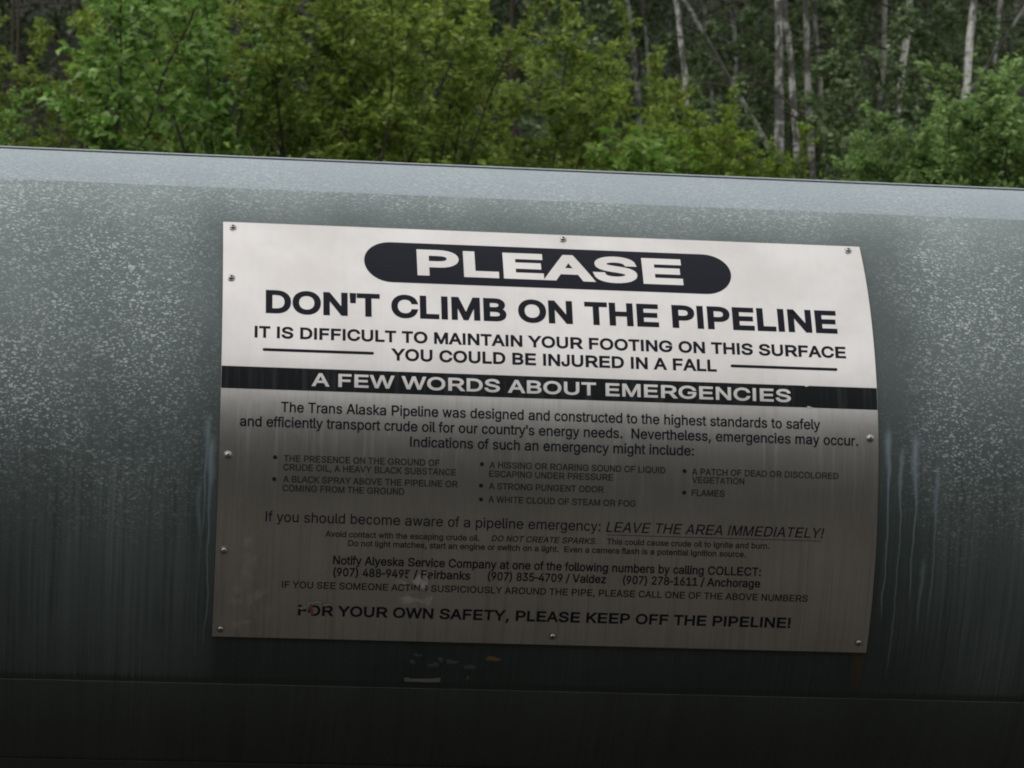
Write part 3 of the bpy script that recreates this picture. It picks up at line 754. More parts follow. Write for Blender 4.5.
LIFT1, LIFT2 = .0004, .0008
panel = lay('heading_panel', capsule(.495, 1.2475, .4520, .0558), LIFT1, INK, sign)
lay('lettering', text_rings('PLEASE', .6023, 1.1460, .4165, .0725, .0052), LIFT2, PLATE, panel)
band = lay('heading_band', rect(SU0 + .0004, SU1 - .0004, .1437, .1899), LIFT1, BANNER, sign)
lay('lettering', text_rings('A FEW WORDS ABOUT EMERGENCIES', .3894, 1.3515, .1535, .0273, .0011), LIFT2, PLATE, band)
LINES = [  # words, left, right, baseline, capital height, extra weight, slant
    ("DON'T CLIMB ON THE PIPELINE", .2965, 1.4560, .3094, .0554, .0031, 0),
    ("IT IS DIFFICULT TO MAINTAIN YOUR FOOTING ON THIS SURFACE", .2749, 1.4693, .2530, .0262, .0013, 0),
    ("YOU COULD BE INJURED IN A FALL", .5472, 1.2025, .2135, .0262, .0013, 0),
    ("The Trans Alaska Pipeline was designed and constructed to the highest standards to safely", .3296, 1.4101, .0985, .0212, .0006, 0),
    ("and efficiently transport crude oil for our country's energy needs.  Nevertheless, emergencies may occur.", .2494, 1.4873, .0678, .0210, .0006, 0),
    ("Indications of such an emergency might include:", .5854, 1.1536, .0372, .0208, .0006, 0),
    ("THE PRESENCE ON THE GROUND OF", .3376, .6449, .0005, .0132, .00048, 0),
    ("CRUDE OIL, A HEAVY BLACK SUBSTANCE", .3367, .6781, -.0169, .0132, .00048, 0),
    ("A BLACK SPRAY ABOVE THE PIPELINE OR", .3375, .6821, -.0402, .0132, .00048, 0),
    ("COMING FROM THE GROUND", .3367, .5769, -.0581, .0132, .00048, 0),
    ("A HISSING OR ROARING SOUND OF LIQUID", .7441, 1.0967, .0002, .0132, .00048, 0),
    ("ESCAPING UNDER PRESSURE", .7437, .9915, -.0174, .0132, .00048, 0),
    ("A STRONG PUNGENT ODOR", .7438, .9733, -.0418, .0132, .00048, 0),
    ("A WHITE CLOUD OF STEAM OR FOG", .7439, 1.0384, -.0680, .0132, .00048, 0),
    ("A PATCH OF DEAD OR DISCOLORED", 1.1499, 1.4473, -.0006, .0132, .00048, 0),
    ("VEGETATION", 1.1503, 1.2562, -.0170, .0132, .00048, 0),
    ("FLAMES", 1.1501, 1.2170, -.0428, .0132, .00048, 0),
    ("If you should become aware of a pipeline emergency:", .3057, .9699, -.1184, .0204, .0003, 0),
    ("LEAVE THE AREA IMMEDIATELY!", .9827, 1.4204, -.1194, .0204, .0003, .21),
    ("Avoid contact with the escaping crude oil.", .4242, .7295, -.1450, .0122, .00048, 0),
    ("DO NOT CREATE SPARKS.", .7540, .9647, -.1446, .0122, .00048, .21),
    ("This could cause crude oil to ignite and burn.", .9838, 1.3118, -.1443, .0122, .00048, 0),
    ("Do not light matches, start an engine or switch on a light.  Even a camera flash is a potential ignition source.", .4699, 1.2649, -.1624, .0122, .00048, 0),
    ("Notify Alyeska Service Company at one of the following numbers by calling COLLECT:", .4418, 1.2980, -.2001, .0178, .0006, 0),
    ("(907) 488-9495 / Fairbanks", .4429, .7147, -.2241, .0176, .0006, 0),
    ("(907) 835-4709 / Valdez", .7497, .9864, -.2238, .0176, .0006, 0),
    ("(907) 278-1611 / Anchorage", 1.0203, 1.2982, -.2239, .0176, .0006, 0),
    ("IF YOU SEE SOMEONE ACTING SUSPICIOUSLY AROUND THE PIPE, PLEASE CALL ONE OF THE ABOVE NUMBERS", .3431, 1.3973, -.2510, .0144, .00048, 0),
    ("FOR YOUR OWN SAFETY, PLEASE KEEP OFF THE PIPELINE!", .3776, 1.3673, -.3082, .0226, .0010, 0),
]
for w, a, b, c, h, bd, sl in LINES:
    lay('lettering', text_rings(w, a, b, c, h, bd, sl), LIFT1, INK_WORN if h < .0150 else INK, sign)
for a, b in ((.2912, .5121), (1.2309, 1.4499)):
    lay('rule', capsule(a, b, .2275, .0031, 6), LIFT1, INK, sign)
lay('underline', rect(.983, 1.4164, -.1258, -.1246), LIFT1, INK, sign)
for a, b in ((.3206, .0082), (.3200, -.0344), (.7292, .0074), (.7283, -.0349), (.7292, -.0622), (1.1349, .0062), (1.1352, -.0367)):
    lay('bullet', capsule(a - .0042, a + .0042, b, .0042, 8), LIFT1, INK, sign)
# scuffs that cut through the printing
for i, (a, b, ru, rv) in enumerate(((.3880, -.2905, .010, .004), (.4120, -.2790, .012, .004), (.4000, -.3050, .006, .003), (.4330, -.2830, .009, .003), (.622, -.240, .006, .008), (.606, -.252, .008, .005), (.640, -.226, .003, .007), (.594, -.2185, .0045, .005), (1.3845, .189, .003, .0014), (1.389, .1445, .006, .0014))):
    lay('scuff', blob(a, b, ru, rv, 20 + i, rough=.6), .0012, PLATE if i > 3 else CHALK, sign)
tag(lay('paint_chip', blob(.4035, -.2945, .0045, .008, 5), .0014, REDCHIP, sign), 'small dull red chip over the first word of the bottom line')


def screw(u, v):
    t = v / SR
    r0 = SR + .0001
    nrm = Vector((0, -math.cos(t), math.sin(t)))
    tx = Vector((1, 0, 0)); ty = nrm.cross(tx)
    o_ = Vector((u, -r0 * math.cos(t), r0 * math.sin(t)))

    def lathe(name, prof, parent, mat, n_=20):
        vs, fs = [], []
        for (rr, hh) in prof:
            for i in range(n_):
                a = 2 * math.pi * i / n_
                vs.append(o_ + tx * (rr * math.cos(a)) + ty * (rr * math.sin(a)) + nrm * hh)
        for j in range(len(prof) - 1):
            for i in range(n_):
                fs.append((j * n_ + i, j * n_ + (i + 1) % n_, (j + 1) * n_ + (i + 1) % n_, (j + 1) * n_ + i))
        me = bpy.data.meshes.new(name)
        me.from_pydata([tuple(w) for w in vs], [], fs)
        for p in me.polygons: p.use_smooth = True
        me.set_sharp_from_angle(angle=R_(40))
        return link(name, me, mat, parent)
    hd = lathe('screw', [(.0056, .0014), (.0056, .0028), (.0050, .0042), (.0036, .0053), (.0024, .0056), (.0021, .0030), (.0001, .0030)], sign, ZINC)
    lathe('washer', [(.0082, .0), (.0082, .0010), (.0074, .0015), (.0050, .0016)], hd, ZINC)


for a, b in ((.2301, .5348), (.2275, .3918), (.2284, .0099), (.2267, -.1779), (.2266, -.3415), (.9063, .5382), (1.5028, .5379), (1.512, .0841), (.8878, -.3390), (1.5105, -.3360)):
    screw(a, b)

# remains of an old sticker on the jacket below the sign
for i, (nm, rings, m) in enumerate((
        ('sticker_residue', [[(.600, -.4560), (.598, -.4470), (.606, -.4462), (.612, -.4490), (.635, -.4480), (.655, -.4475), (.671, -.4440), (.671, -.4555), (.64, -.4570), (.62, -.4560)]], CHALK),
        ('sticker_residue', blob(.690, -.4060, .010, .006, 41), CHALKDIM), ('sticker_residue', blob(.668, -.4010, .006, .005, 42), CHALKDIM),
        ('sticker_residue', blob(.655, -.4140, .011, .005, 43), CHALKDIM), ('sticker_residue', blob(.612, -.4080, .005, .006, 44), CHALKDIM),
        ('sticker_residue', blob(.728, -.4170, .010, .006, 45), CHALKDIM), ('sticker_residue', blob(.726, -.4440, .004, .005, 46), CHALKDIM),
        ('rust_mark', blob(.772, -.3960, .012, .006, 47), RUST), ('sticker_residue', blob(.622, -.3920, .010, .003, 48), CHALKDIM))):
    lay(nm, rings, PR - SR + .0006, m, pipeline)


# ------------------------------------------------------------------ plants and round sections
def tube(path, radii, sides=5):
    """tapered tube along a path; returns verts, quad faces"""
    path = [Vector(p) for p in path]
    vs, fs = [], []
    ref = Vector((.31, .17, .93)).normalized()
    for i, p in enumerate(path):
        t = (path[min(i + 1, len(path) - 1)] - path[max(i - 1, 0)]).normalized()
        a = t.cross(ref)
        if a.length < .05: a = t.cross(Vector((1, 0, 0)))
        a.normalize(); b = t.cross(a)
        for s in range(sides):
            w = 2 * math.pi * s / sides
            vs.append(tuple(p + (a * math.cos(w) + b * math.sin(w)) * radii[i]))
    for i in range(len(path) - 1):
        for s in range(sides):
            fs.append((i * sides + s, i * sides + (s + 1) % sides, (i + 1) * sides + (s + 1) % sides, (i + 1) * sides + s))
    return vs, fs


bv, bf = tube(bead_p, [.0022] * 60, 10)
link('ridge_bead', mesh_np('ridge_bead', bv, bf, True), ZINC_DULL, pipeline)


class Wood:
    def __init__(self): self.v, self.f = [], []

    def add(self, path, radii, sides=5):
        v, f = tube(path, radii, sides)
        o = len(self.v)
        self.v += v
        self.f += [tuple(i + o for i in q) for q in f]

    def mesh(self, name): return mesh_np(name, self.v, self.f, True)


class Leaves:
    """pointed, folded leaves: base, two sides, tip"""
    def __init__(self): self.p, self.d, self.l, self.w = [], [], [], []

    def add(self, p, d, l, w): self.p.append(tuple(p)); self.d.append(tuple(d)); self.l.append(l); self.w.append(w)

    def mesh(self, name, rg, droop=.35, up=.8):
        P = np.array(self.p); D = np.array(self.d); L = np.array(self.l)[:, None]; Wd = np.array(self.w)[:, None]
        D = D + rg.normal(0, .25, D.shape); D[:, 2] -= droop
        D /= np.linalg.norm(D, axis=1, keepdims=True)
        N = rg.normal(0, .55, D.shape); N[:, 2] += up
        S = np.cross(D, N); S /= np.linalg.norm(S, axis=1, keepdims=True) + 1e-9
        N = np.cross(S, D)
        k = len(P)
        mid = P + D * L * .42
        fold = N * Wd * .22
        V = np.stack([P, mid + S * Wd * .5 + fold, P + D * L - N * L * .08, mid - S * Wd * .5 + fold], 1).reshape(-1, 3)
        b = np.arange(k)[:, None] * 4
        F = np.concatenate([b + np.array([[0, 1, 2]]), b + np.array([[0, 2, 3]])], 0)
        return mesh_np(name, V, F)


def bend_path(p0, d, length, rd, n_=6, wander=.12, lift=.1):
    p = Vector(p0); d = Vector(d).normalized(); out = [p.copy()]
    for i in range(n_):
        d = (d + Vector((rd.gauss(0, wander), rd.gauss(0, wander), rd.gauss(0, wander * .6) + lift * .25))).normalized()
        p = p + d * (length / n_); out.append(p.copy())
    return out


def sample(path, t):
    x = t * (len(path) - 1); i = min(int(x), len(path) - 2)
    return path[i].lerp(path[i + 1], x - i), (path[i + 1] - path[i]).normalized()


def shrub_meshes(name, seed, h, spread, stems, twigs, leaf, aspect, per_m, stem_r=.010, upright=.6, first=.12, sub=3, droop=.35):
    rd = random.Random(seed); rg = np.random.default_rng(seed)
    W, L = Wood(), Leaves()

    def leafy(path, ln, dens):
        for _ in range(max(2, int(ln * dens))):
            t = .1 + .9 * rd.random() ** .6
            p, d = sample(path, t)
            a = rd.uniform(0, 6.283)
            side = Vector((math.cos(a), math.sin(a), rd.uniform(-.3, .5)))
            l_ = leaf * rd.uniform(.45, 1.45)
            L.add(p + side * .006, d * .55 + side * .8, l_, l_ * aspect * rd.uniform(.8, 1.2))
    for s in range(stems):
        a = 6.283 * s / stems + rd.uniform(-.5, .5)
        out = rd.uniform(.15, 1.0) * (1 - upright) * 2
        d = Vector((math.cos(a) * out, math.sin(a) * out, 1))
        b = Vector((math.cos(a), math.sin(a), 0)) * rd.uniform(0, .12) * spread
        ln = h * rd.uniform(.7, 1.06)
        path = bend_path(b - Vector((0, 0, .15)), d, ln, rd, 8, .07, .25)
        W.add(path, [stem_r * (1 - .8 * i / 8) for i in range(9)], 5)
        for k in range(twigs):
            t = first + (1 - first) * (k + rd.random()) / twigs
            p, dd = sample(path, min(.99, t))
            a2 = rd.uniform(0, 6.283)
            tl = spread * rd.uniform(.35, .75) * (1.1 - .65 * t)
            tw = bend_path(p, Vector((math.cos(a2), math.sin(a2), rd.uniform(.2, .9))) + dd * .5, tl, rd, 4, .14, .2)
            W.add(tw, [stem_r * .35 * (1 - .7 * i / 4) for i in range(5)], 3)
            leafy(tw, tl, per_m)
            for _ in range(sub):
                p2, d2 = sample(tw, rd.uniform(.25, .95))
                a3 = rd.uniform(0, 6.283); sl = tl * rd.uniform(.25, .5)
                t2 = bend_path(p2, Vector((math.cos(a3), math.sin(a3), rd.uniform(-.1, .8))) + d2 * .6, sl, rd, 3, .15, .1)
                W.add(t2, [stem_r * .16, stem_r * .13, stem_r * .1, stem_r * .06], 3)
                leafy(t2, sl, per_m)
        leafy(path[5:], ln * .4, per_m)
    return W.mesh(name + '_stems'), L.mesh(name + '_leaves', rg, droop)


def make_plant(name, meshes, leafmat, barkmat, loc, rz, sc, label, cat, group):
    root = empty(name, loc, rz)
    root.scale = sc if hasattr(sc, '__len__') else (sc, sc, sc)
    tag(root, label, cat, group)
    for nm, me, m in (('stems', meshes[0], barkmat), ('foliage', meshes[1], leafmat)):
        o = bpy.data.objects.new(nm, me)
        if not me.materials: me.materials.append(m)
        COL.objects.link(o); o.parent = root
    return root


POPLAR = shrub_meshes('poplar', 11, 2.3, .66, 4, 20, .064, .62, 66, .013, .80, .05, 3, .55)
WILLOW_A = shrub_meshes('willow', 21, 2.3, .74, 7, 17, .046, .42, 135, .011, .62, .06, 3)
WILLOW_B = shrub_meshes('willow_wide', 22, 2.1, .80, 6, 18, .050, .45, 130, .011, .58, .06, 3)
ALDER = shrub_meshes('alder', 31, 1.25, .42, 8, 16, .040, .50, 140, .008, .74, .06, 3, .1)
ROSE = shrub_meshes('rose', 41, 1.25, .60, 11, 18, .038, .58, 140, .008, .58, .05, 3)
LOW = shrub_meshes('low_shrub', 51, .75, .42, 9, 10, .042, .5, 130, .007, .60, .1, 2)
LOW_FRESH = shrub_meshes('low_fresh_shrub', 52, .75, .45, 9, 10, .050, .5, 130, .007, .60, .1, 2)
ASPEN = shrub_meshes('aspen_sapling', 61, 2.6, .85, 4, 15, .056, .75, 95, .012, .8, .1, 3)

SHR = 'shrubs growing just behind the pipeline'
SAP = 'saplings standing in the wood'
for (nm, me, lm, px, y, rz, sc, label, cat, grp) in (
    ('poplar_sapling', POPLAR, LEAF_BRIGHT, 112, 11.6, .3, 1.0, 'bright green broad-leaved sapling, tallest at the left, drooping glossy leaves', 'sapling', SHR),
    ('poplar_sapling', POPLAR, LEAF_BRIGHT, 212, 12.3, 2.1, .88, 'bright green sapling with dark stems, right beside the tallest left sapling', 'sapling', SHR),
    ('poplar_sapling', POPLAR, LEAF_BRIGHT, 2, 11.8, 4.0, .36, 'low bright green sapling top peeping over the pipe at the far left', 'sapling', SHR),
    ('willow_shrub', WILLOW_A, LEAF_OLIVE, 285, 12.9, .2, 1.0, 'olive willow shrub between the bright left saplings and the broad middle willow', 'shrub', SHR),
    ('willow_shrub', WILLOW_B, LEAF_OLIVE, 362, 12.2, 1.4, 1.0, 'broad yellowish willow shrub straight above the PLEASE panel, filling the frame height', 'shrub', SHR),
    ('willow_shrub', WILLOW_A, LEAF_OLIVE, 440, 12.6, 3.0, .95, 'olive willow shrub just right of the broadest one, beside a dark gap', 'shrub', SHR),
    ('willow_shrub', WILLOW_B, LEAF_OLIVE, 165, 14.2, 4.4, .95, 'dull willow shrub showing through behind the two bright saplings', 'shrub', SHR),
    ('willow_shrub', WILLOW_B, LEAF_OLIVE, 530, 13.6, 5.0, .86, 'willow shrub rising in front of the dark brown trunk, right of the broad ones', 'shrub', SHR),
    ('willow_shrub', WILLOW_A, LEAF_OLIVE, 605, 14.6, .9, .74, 'small willow shrub behind the low bright clump, left of the thin birch', 'shrub', SHR),
    ('willow_shrub', WILLOW_A, LEAF_OLIVE, 400, 15.5, 2.2, 1.05, 'shaded willow shrub half hidden behind the middle willows', 'shrub', SHR),
    ('alder_shrub', ALDER, LEAF_YELLOW, 703, 12.0, .4, .92, 'yellow-green upright shrub in front of the leaning grey trunk', 'shrub', SHR),
    ('alder_shrub', ALDER, LEAF_YELLOW, 762, 12.3, 2.4, .66, 'small yellow-green shrub at the foot of the double birch', 'shrub', SHR),
    ('alder_shrub', ALDER, LEAF_YELLOW, 668, 12.8, 4.1, .80, 'yellow-green shrub left of the upright one, behind the low clump', 'shrub', SHR),
    ('willow_shrub', WILLOW_B, LEAF_OLIVE, 18, 16.5, 2.6, .85, 'willow shrub in the shadowy gap at the far left, behind the low sapling top', 'shrub', SHR),
    ('low_shrub', LOW, LEAF_YELLOW, 562, 12.1, .8, .9, 'low olive clump by the brown patch above the sign', 'shrub', SHR),
    ('low_shrub', LOW_FRESH, LEAF_HERB, 640, 11.6, 1.9, 1.15, 'low fresh green clump hugging the pipe top, right of centre', 'shrub', SHR),
    ('low_shrub', LOW, LEAF_YELLOW, 470, 11.7, 3.3, .85, 'low yellow-green clump at the foot of the olive willows', 'shrub', SHR),
    ('rose_shrub', ROSE, LEAF_GREEN, 968, 12.0, .6, 1.0, 'dense rounded green shrub, biggest at the right, below the whitest trunk', 'shrub', SHR),
    ('rose_shrub', ROSE, LEAF_GREEN, 1030, 11.6, 2.9, .98, 'dense green shrub running off the right side of the frame', 'shrub', SHR),
    ('rose_shrub', ROSE, LEAF_GREEN, 893, 12.4, 4.6, .72, 'smaller round green shrub left of the biggest one on the right', 'shrub', SHR),
    ('aspen_sapling', ASPEN, LEAF_DULL, 848, 19.5, .5, .75, 'greyish aspen sapling in shade between the double birch and green shrubs', 'sapling', SAP),
    ('aspen_sapling', ASPEN, LEAF_DULL, 600, 21.5, 2.0, .85, 'greyish sapling in shade left of the thin birches', 'sapling', SAP),
    ('aspen_sapling', ASPEN, LEAF_DULL, 905, 22.5, 3.6, .85, 'greyish sapling in deep shade behind the right green shrubs', 'sapling', SAP),
    ('aspen_sapling', ASPEN, LEAF_DULL, 862, 16.0, 2.8, .70, 'grey-green sapling nearest behind the smaller round green shrub', 'sapling', SAP),
    ('aspen_sapling', ASPEN, LEAF_DULL, 655, 21.0, 4.2, .80, 'grey-green sapling mingling with the two thin leftmost birches', 'sapling', SAP),
    ('aspen_sapling', ASPEN, LEAF_DULL, 940, 19.8, 5.5, .80, 'grey-green sapling just left of the whitest trunk', 'sapling', SAP),
    ('aspen_sapling', ASPEN, LEAF_DULL, 1005, 20.5, .2, .85, 'grey-green sapling in shade at the upper right, behind the hard-leaning trunk', 'sapling', SAP),
    ('aspen_sapling', ASPEN, LEAF_DULL, 560, 19.0, 3.1, .80, 'grey-green sapling in shade right of the dark brown trunk', 'sapling', SAP),
    ('aspen_sapling', ASPEN, LEAF_DULL, 716, 20.2, 3.7, .80, 'grey-green sapling rising between the upright yellow shrub and the leaning trunk', 'sapling', SAP),
    ('aspen_sapling', ASPEN, LEAF_DULL, 800, 21.0, 3.9, .90, 'grey-green sapling showing between and behind the close birch pair', 'sapling', SAP),
    ('aspen_sapling', ASPEN, LEAF_DULL, 870, 20.8, 5.9, .92, 'grey-green sapling behind the brown grey trunk over the small green shrub', 'sapling', SAP),
    ('aspen_sapling', ASPEN, LEAF_DULL, 985, 22.0, 1.7, .92, 'grey-green sapling in shade right behind the whitest trunk', 'sapling', SAP),
    ('aspen_sapling', ASPEN, LEAF_DULL, 735, 16.4, 2.2, .50, 'low grey-green sapling crossing the foot of the leaning grey trunk', 'sapling', SAP),
    ('aspen_sapling', ASPEN, LEAF_DULL, 742, 23.0, 5.2, .8, 'greyish sapling in shade behind the leaning grey trunk', 'sapling', SAP),
):
    b = spot(px, 170, y)
    make_plant(nm, me, lm, BARK_DARK, (b.x, y, gz(b.x, y) - .02), rz, sc, label, cat, grp)


# ------------------------------------------------------------------ birches
def crown_meshes(seed, h=5.0, rad=1.5, n_limbs=26, leaf=.075, per=90):
    rd = random.Random(seed); rg = np.random.default_rng(seed)
    W, L = Wood(), Leaves()
    for k in range(n_limbs):
        z = h * (k + rd.random()) / n_limbs
        a = rd.uniform(0, 6.283)
        ln = rad * rd.uniform(.6, 1.1) * (1 - .65 * z / h)
        pt = bend_path((0, 0, z), (math.cos(a), math.sin(a), .65), ln, rd, 5, .12, .1)
        W.add(pt, [.020 * (1 - .8 * i / 5) * (1.1 - z / h) + .003 for i in range(6)], 4)
        for j in range(7):
            p, d = sample(pt, rd.uniform(.25, 1))
            a2 = rd.uniform(0, 6.283); sl = ln * rd.uniform(.25, .5)
            t2 = bend_path(p, Vector((math.cos(a2), math.sin(a2), rd.uniform(-.4, .5))) + d * .5, sl, rd, 3, .15, -.2)
            W.add(t2, [.005, .004, .003, .0015], 3)
            for q in range(int(per * sl) + 6):
                p2, d2 = sample(t2, rd.random())
                w = Vector((rd.gauss(0, .07), rd.gauss(0, .07), rd.gauss(0, .07)))
                l_ = leaf * rd.uniform(.6, 1.25)
                L.add(p2 + w, d2 + Vector((rd.gauss(0, .6), rd.gauss(0, .6), rd.gauss(0, .4))), l_, l_ * .72)
    return W.mesh('crown_limbs'), L.mesh('crown_leaves', rg, .5)


CROWNS = [crown_meshes(71), crown_meshes(72, 4.6, 1.7, 24)]
BIR = 'birch and aspen trunks in the wood'


def tree(name, px0, py0, px1, py1, y, wpx, bark, label, cat='tree', height=8.0, crown=True, twigs=6, seed=1, leafm=LEAF_DULL):
    """a trunk seen between two picture points at distance y"""
    rd = random.Random(seed)
    lo, hi = spot(px1, py1, y), spot(px0, py0, y)
    dx = (hi.x - lo.x) / (hi.z - lo.z)
    gx_ = lo.x; g = gz(gx_, y)
    for _ in range(3):
        gx_ = lo.x - (lo.z - g) * dx; g = gz(gx_, y)
    dist = y - CAM.y
    r0 = .5 * wpx * dist / FPX * .78
    root = empty(name, (gx_, y, g - .08))
    tag(root, label, cat, BIR)
    n_ = 26
    path, rad = [], []
    ox = oy = 0.0
    for i in range(n_ + 1):
        t = i / n_; z = height * t
        if i: ox += rd.gauss(0, .030) * height / 8; oy += rd.gauss(0, .02)
        # straight enough low down to pass where the photo shows it
        bendk = min(1, t * 2.2)
        path.append((dx * z + ox * bendk, oy * bendk, z))
        rad.append(r0 * (1.06 - .75 * t) * rd.uniform(.86, 1.12) + (.012 * r0 / .04 if i == 0 else 0))
    W = Wood(); W.add(path, rad, 10)
    link('trunk', W.mesh('trunk'), bark, root)
    if twigs:
        for k in range(twigs):
            Wt = Wood()
            p, d = sample([Vector(q) for q in path], rd.uniform(.04, .30))
            a = rd.uniform(0, 6.283)
            Wt.add(bend_path(p, (math.cos(a), math.sin(a), rd.uniform(-.1, .7)), rd.uniform(.5, 1.5), rd, 7, .2, -.1), [.010, .009, .008, .006, .005, .004, .003, .0015], 4)
            link('dead_branch', Wt.mesh('dead_branch'), BARK_DARK, root)
    if crown:
        c = CROWNS[seed % 2]
        top = Vector(path[int(n_ * .42)])
        for nm, me, m in (('limbs', c[0], BARK_DARK), ('crown', c[1], leafm)):
            if not me.materials: me.materials.append(m)
            o = bpy.data.objects.new(nm, me); COL.objects.link(o); o.parent = root
            o.location = top; o.rotation_euler.z = rd.uniform(0, 6.28)
    return root


T_ = [
    ('birch_tree', 630, 0, 637, 70, 19.0, 7, BARK_GREY, 'thin pale birch trunk, leftmost of the birches', 8),
    ('birch_tree', 648, 0, 650, 60, 22.0, 5, BARK_GREY, 'very thin pale trunk just right of the leftmost birch', 7),
    ('birch_tree', 681, 0, 686, 60, 18.5, 8, BARK_PALE, 'slim white birch trunk rising behind the yellow-green upright shrub', 6),
    ('aspen_tree', 692, 0, 766, 130, 17.5, 7, BARK_GREY, 'strongly leaning grey trunk crossing left of the double birch', 8),
    ('birch_tree', 706, 0, 712, 100, 22.0, 6, BARK_GREY, 'thin grey trunk seen behind the upper part of the leaning trunk', 7),
    ('birch_tree', 737, 0, 738, 110, 21.0, 6, BARK_GREY, 'straight thin pale trunk between the leaning trunk and the double birch', 8),
    ('birch_tree', 781, 0, 778, 165, 18.2, 12, BARK_PALE, 'thick white birch, left stem of the close pair', 8.5),
    ('birch_tree', 794, 0, 799, 175, 18.6, 9, BARK_PALE, 'white birch with dark scars, right stem of the close pair', 8.5),
    ('birch_tree', 803, 30, 813, 176, 17.6, 9, BARK_GREY, 'grey scarred birch whose foot shows just right of the close pair', 8),
    ('aspen_tree', 826, 60, 832, 176, 19.5, 7, BARK_GREY, 'shaded grey trunk two steps right of the close birch pair', 7.5),
    ('aspen_tree', 886, 0, 879, 110, 20.0, 8, BARK_GREY, 'brown grey trunk left of the pale trunk over the small green shrub', 8),
    ('birch_tree', 911, 0, 901, 90, 19.2, 10, BARK_PALE, 'pale birch leaning left above the smaller round green shrub', 8),
    ('birch_tree', 968, 0, 963, 75, 17.2, 11, BARK_PALE, 'whitest birch trunk standing out above the biggest green shrub', 8.5),
    ('birch_tree', 1012, 18, 982, 62, 18.0, 6, BARK_GREY, 'thin grey trunk leaning hard right of the whitest birch', 5),
    ('birch_tree', 989, 40, 988, 100, 21.5, 7, BARK_PALE, 'short-looking white stem low behind the biggest green shrub', 7),
    ('aspen_tree', 508, 0, 512, 60, 20.0, 8, BARK_DARK, 'dark brown trunk in the gap at the middle of the hedge', 8),
    ('aspen_tree', 30, 0, 22, 100, 17.0, 4, BARK_DARK, 'dark slim trunk in the shadowy gap at the far left', 8),
    ('aspen_tree', 8, 0, 14, 110, 19.5, 4, BARK_DARK, 'dark thin trunk nearest the left side of the frame', 7),
]
for i, (nm, a, b, c, d, y, w, bk, lab, h) in enumerate(T_):
    tree(nm, a, b, c, d, y, w, bk, lab, height=h, seed=100 + i, twigs=7 if h > 6 else 3, crown=h > 5.5)


# ------------------------------------------------------------------ stuff: masses nobody could count
def leaf_mass(name, n_, sampler, leaf, aspect, mat, label, cat, seed, trunks=None):
    rg = np.random.default_rng(seed)
    L = Leaves()
    P, sz = sampler(rg, n_)
    D = rg.normal(0, 1, P.shape)
    L.p = P; L.d = D; L.l = leaf * rg.uniform(.6, 1.3, len(P)) * sz; L.w = L.l * aspect
    me = L.mesh(name, rg, .3, .6)
    o = link(name, me, mat)
    tag(o, label, cat, kind='stuff')
    return o


def gzv(P):
    return np.array([gz(x, y) for x, y in P])


def clumped(rg, n_, x0, x1, y0, y1, zlo, zhi, clump=1.0, per=60):
    c = max(1, n_ // per)
    xy = np.stack([rg.uniform(x0, x1, c), rg.uniform(y0, y1, c)], 1)
    z = gzv(xy) + rg.uniform(zlo, zhi, c)
    C = np.column_stack([xy, z])
    P = np.repeat(C, per, 0) + rg.normal(0, clump, (c * per, 3)) * np.array([1, 1, .6])
    return P


def s_canopy(rg, n_): P = clumped(rg, n_, -26, 30, 21, 52, 3.2, 9.5, .9); return P, 1.0
def s_deep(rg, n_):
    a = clumped(rg, n_ * 3 // 4, -5, 9, 22.5, 31, .1, 2.6, .26, 260); b = clumped(rg, n_ // 4, -14, 18, 28, 42, .2, 3.6, .6)
    return np.concatenate([a, b]), 1.0
def s_front(rg, n_): P = clumped(rg, n_, -42, 46, -32, -20, .3, 14.0, 1.5); return P, 1.0


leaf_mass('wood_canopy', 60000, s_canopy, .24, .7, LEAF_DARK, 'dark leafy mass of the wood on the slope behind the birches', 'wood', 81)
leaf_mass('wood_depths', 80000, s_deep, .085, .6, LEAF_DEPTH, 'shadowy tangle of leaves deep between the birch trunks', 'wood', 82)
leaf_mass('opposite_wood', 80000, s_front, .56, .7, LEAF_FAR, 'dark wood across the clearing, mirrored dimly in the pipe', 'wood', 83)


def s_side(rg, n_):
    a = clumped(rg, n_ // 2, -10, -3.2, 11, 16, .2, 2.2, .35); b = clumped(rg, n_ // 2, 6.6, 13, 11, 16, .2, 1.5, .35)
    return np.concatenate([a, b]), 1.0


leaf_mass('thicket', 26000, s_side, .055, .5, LEAF_OLIVE, 'leafy thicket carrying on along the slope past both ends of the shrubs', 'thicket', 84)


def s_floor(rg, n_):
    P = clumped(rg, n_, -6, 10, 9.5, 25, .02, .22, .22, 25)
    P[:, 2] = gzv(P[:, :2]) + np.abs(rg.normal(.06, .09, len(P)))
    return P, 1.0


leaf_mass('undergrowth', 52000, s_floor, .055, .45, LEAF_HERB, 'low herbs and leaf litter covering the wooded slope', 'undergrowth', 85)

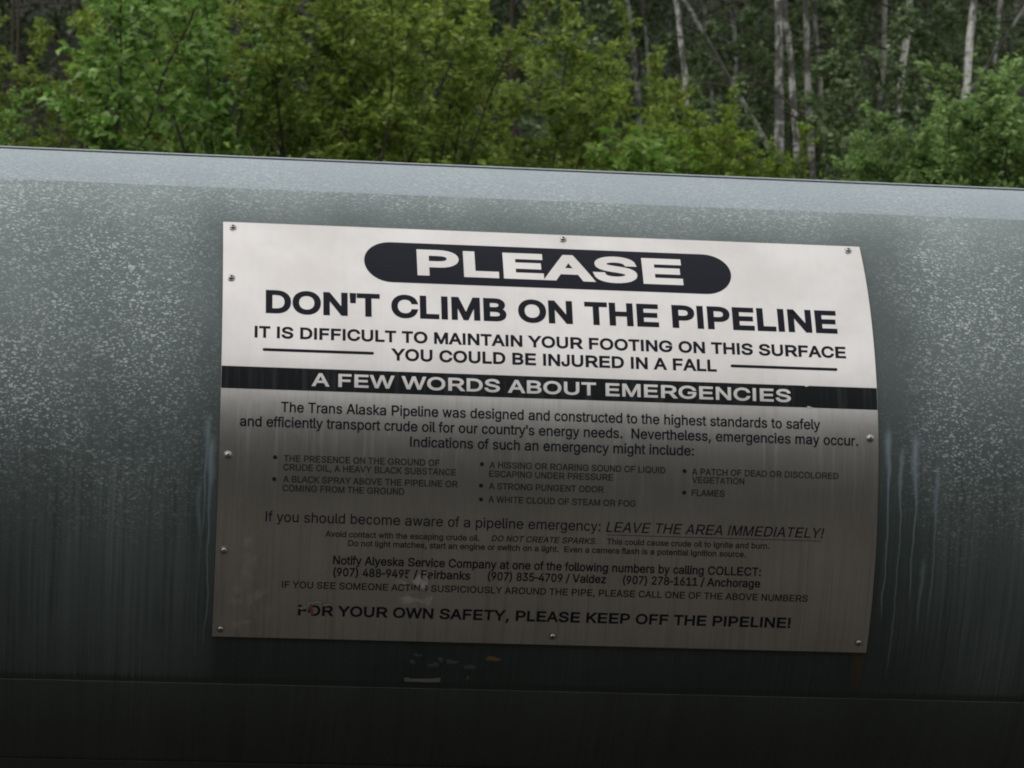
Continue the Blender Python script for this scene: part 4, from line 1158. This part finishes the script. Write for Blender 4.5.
# grass: thin blades in tufts
rg = np.random.default_rng(90)
k = 9000
gx_ = rg.uniform(-4, 7, k); gy_ = rg.uniform(10.5, 20, k)
gx_[:3500] = rg.normal(spot(585, 120, 15.5).x, .45, 3500); gy_[:3500] = rg.uniform(13.5, 18, 3500)
base = np.column_stack([gx_, gy_, gzv(np.column_stack([gx_, gy_]))])
ln = rg.uniform(.15, .42, k)[:, None]
ang = rg.uniform(0, 6.283, k)
side = np.column_stack([np.cos(ang), np.sin(ang), np.zeros(k)])
lean = np.column_stack([rg.normal(0, .35, k), rg.normal(0, .35, k), np.ones(k)])
V = np.stack([base - side * .004, base + side * .004, base + lean * ln * .6 + side * .0025, base + lean * ln], 1).reshape(-1, 3)
F = np.arange(k * 4).reshape(-1, 4)
tag(link('grass', mesh_np('grass', V, F), LEAF_HERB), 'fresh green grass tufts on the slope between the shrubs', 'grass', kind='stuff')

# ------------------------------------------------------------------ camera
cd = bpy.data.cameras.new('camera')
cam = bpy.data.objects.new('camera', cd)
COL.objects.link(cam)
cd.sensor_width = 36.0
cd.lens = FPX * 36.0 / 1024
cd.clip_start = .1; cd.clip_end = 4000
cam.matrix_world = Matrix.Translation(CAM) @ Matrix((CR, CU, -CF)).transposed().to_4x4()
cd.dof.use_dof = True
cd.dof.focus_distance = 6.75
cd.dof.aperture_fstop = 15.0
scene.camera = cam

# ------------------------------------------------------------------ light: overcast day
SUN_EL, SUN_AZ = R_(52), R_(-95)
w = bpy.data.worlds.new('World'); scene.world = w
w.use_nodes = True
nt = w.node_tree; nt.nodes.clear()
sky = nt.nodes.new('ShaderNodeTexSky'); sky.sky_type = 'NISHITA'
sky.sun_disc = False; sky.sun_elevation = SUN_EL; sky.sun_rotation = SUN_AZ
sky.air_density = 1.0; sky.dust_density = 6.0; sky.ozone_density = 1.0
hs = nt.nodes.new('ShaderNodeHueSaturation'); hs.inputs['Saturation'].default_value = .28
mx = nt.nodes.new('ShaderNodeMix'); mx.data_type = 'RGBA'; mx.inputs[0].default_value = .8
mx.inputs[7].default_value = (6.65, 6.75, 6.72, 1)      # even cloud layer
bg = nt.nodes.new('ShaderNodeBackground'); bg.inputs[1].default_value = .15
ow = nt.nodes.new('ShaderNodeOutputWorld')
nt.links.new(sky.outputs[0], hs.inputs['Color']); nt.links.new(hs.outputs[0], mx.inputs[6])
nt.links.new(mx.outputs[2], bg.inputs[0]); nt.links.new(bg.outputs[0], ow.inputs[0])

sd = bpy.data.lights.new('sun', 'SUN'); sd.energy = .75; sd.angle = R_(45); sd.color = (1.0, .97, .93)
so = bpy.data.objects.new('sun', sd); COL.objects.link(so)
sv = Vector((math.sin(SUN_AZ) * math.cos(SUN_EL), math.cos(SUN_AZ) * math.cos(SUN_EL), math.sin(SUN_EL)))
so.rotation_euler = sv.to_track_quat('Z', 'Y').to_euler()
so.location = sv * 40

scene.view_settings.view_transform = 'Standard'
scene.view_settings.look = 'None'
scene.view_settings.exposure = 0.35
scene.view_settings.gamma = 1.0
scene.view_settings.use_curve_mapping = False
scene.render.engine = 'CYCLES'
scene.cycles.max_bounces = 8
scene.cycles.diffuse_bounces = 5
scene.cycles.glossy_bounces = 3
scene.cycles.transmission_bounces = 5
scene.cycles.filter_width = 1.9
scene.cycles.use_denoising = True
scene.cycles.denoiser = 'OPENIMAGEDENOISE'
scene.cycles.denoising_input_passes = 'RGB_ALBEDO_NORMAL'
scene.cycles.denoising_prefilter = 'ACCURATE'
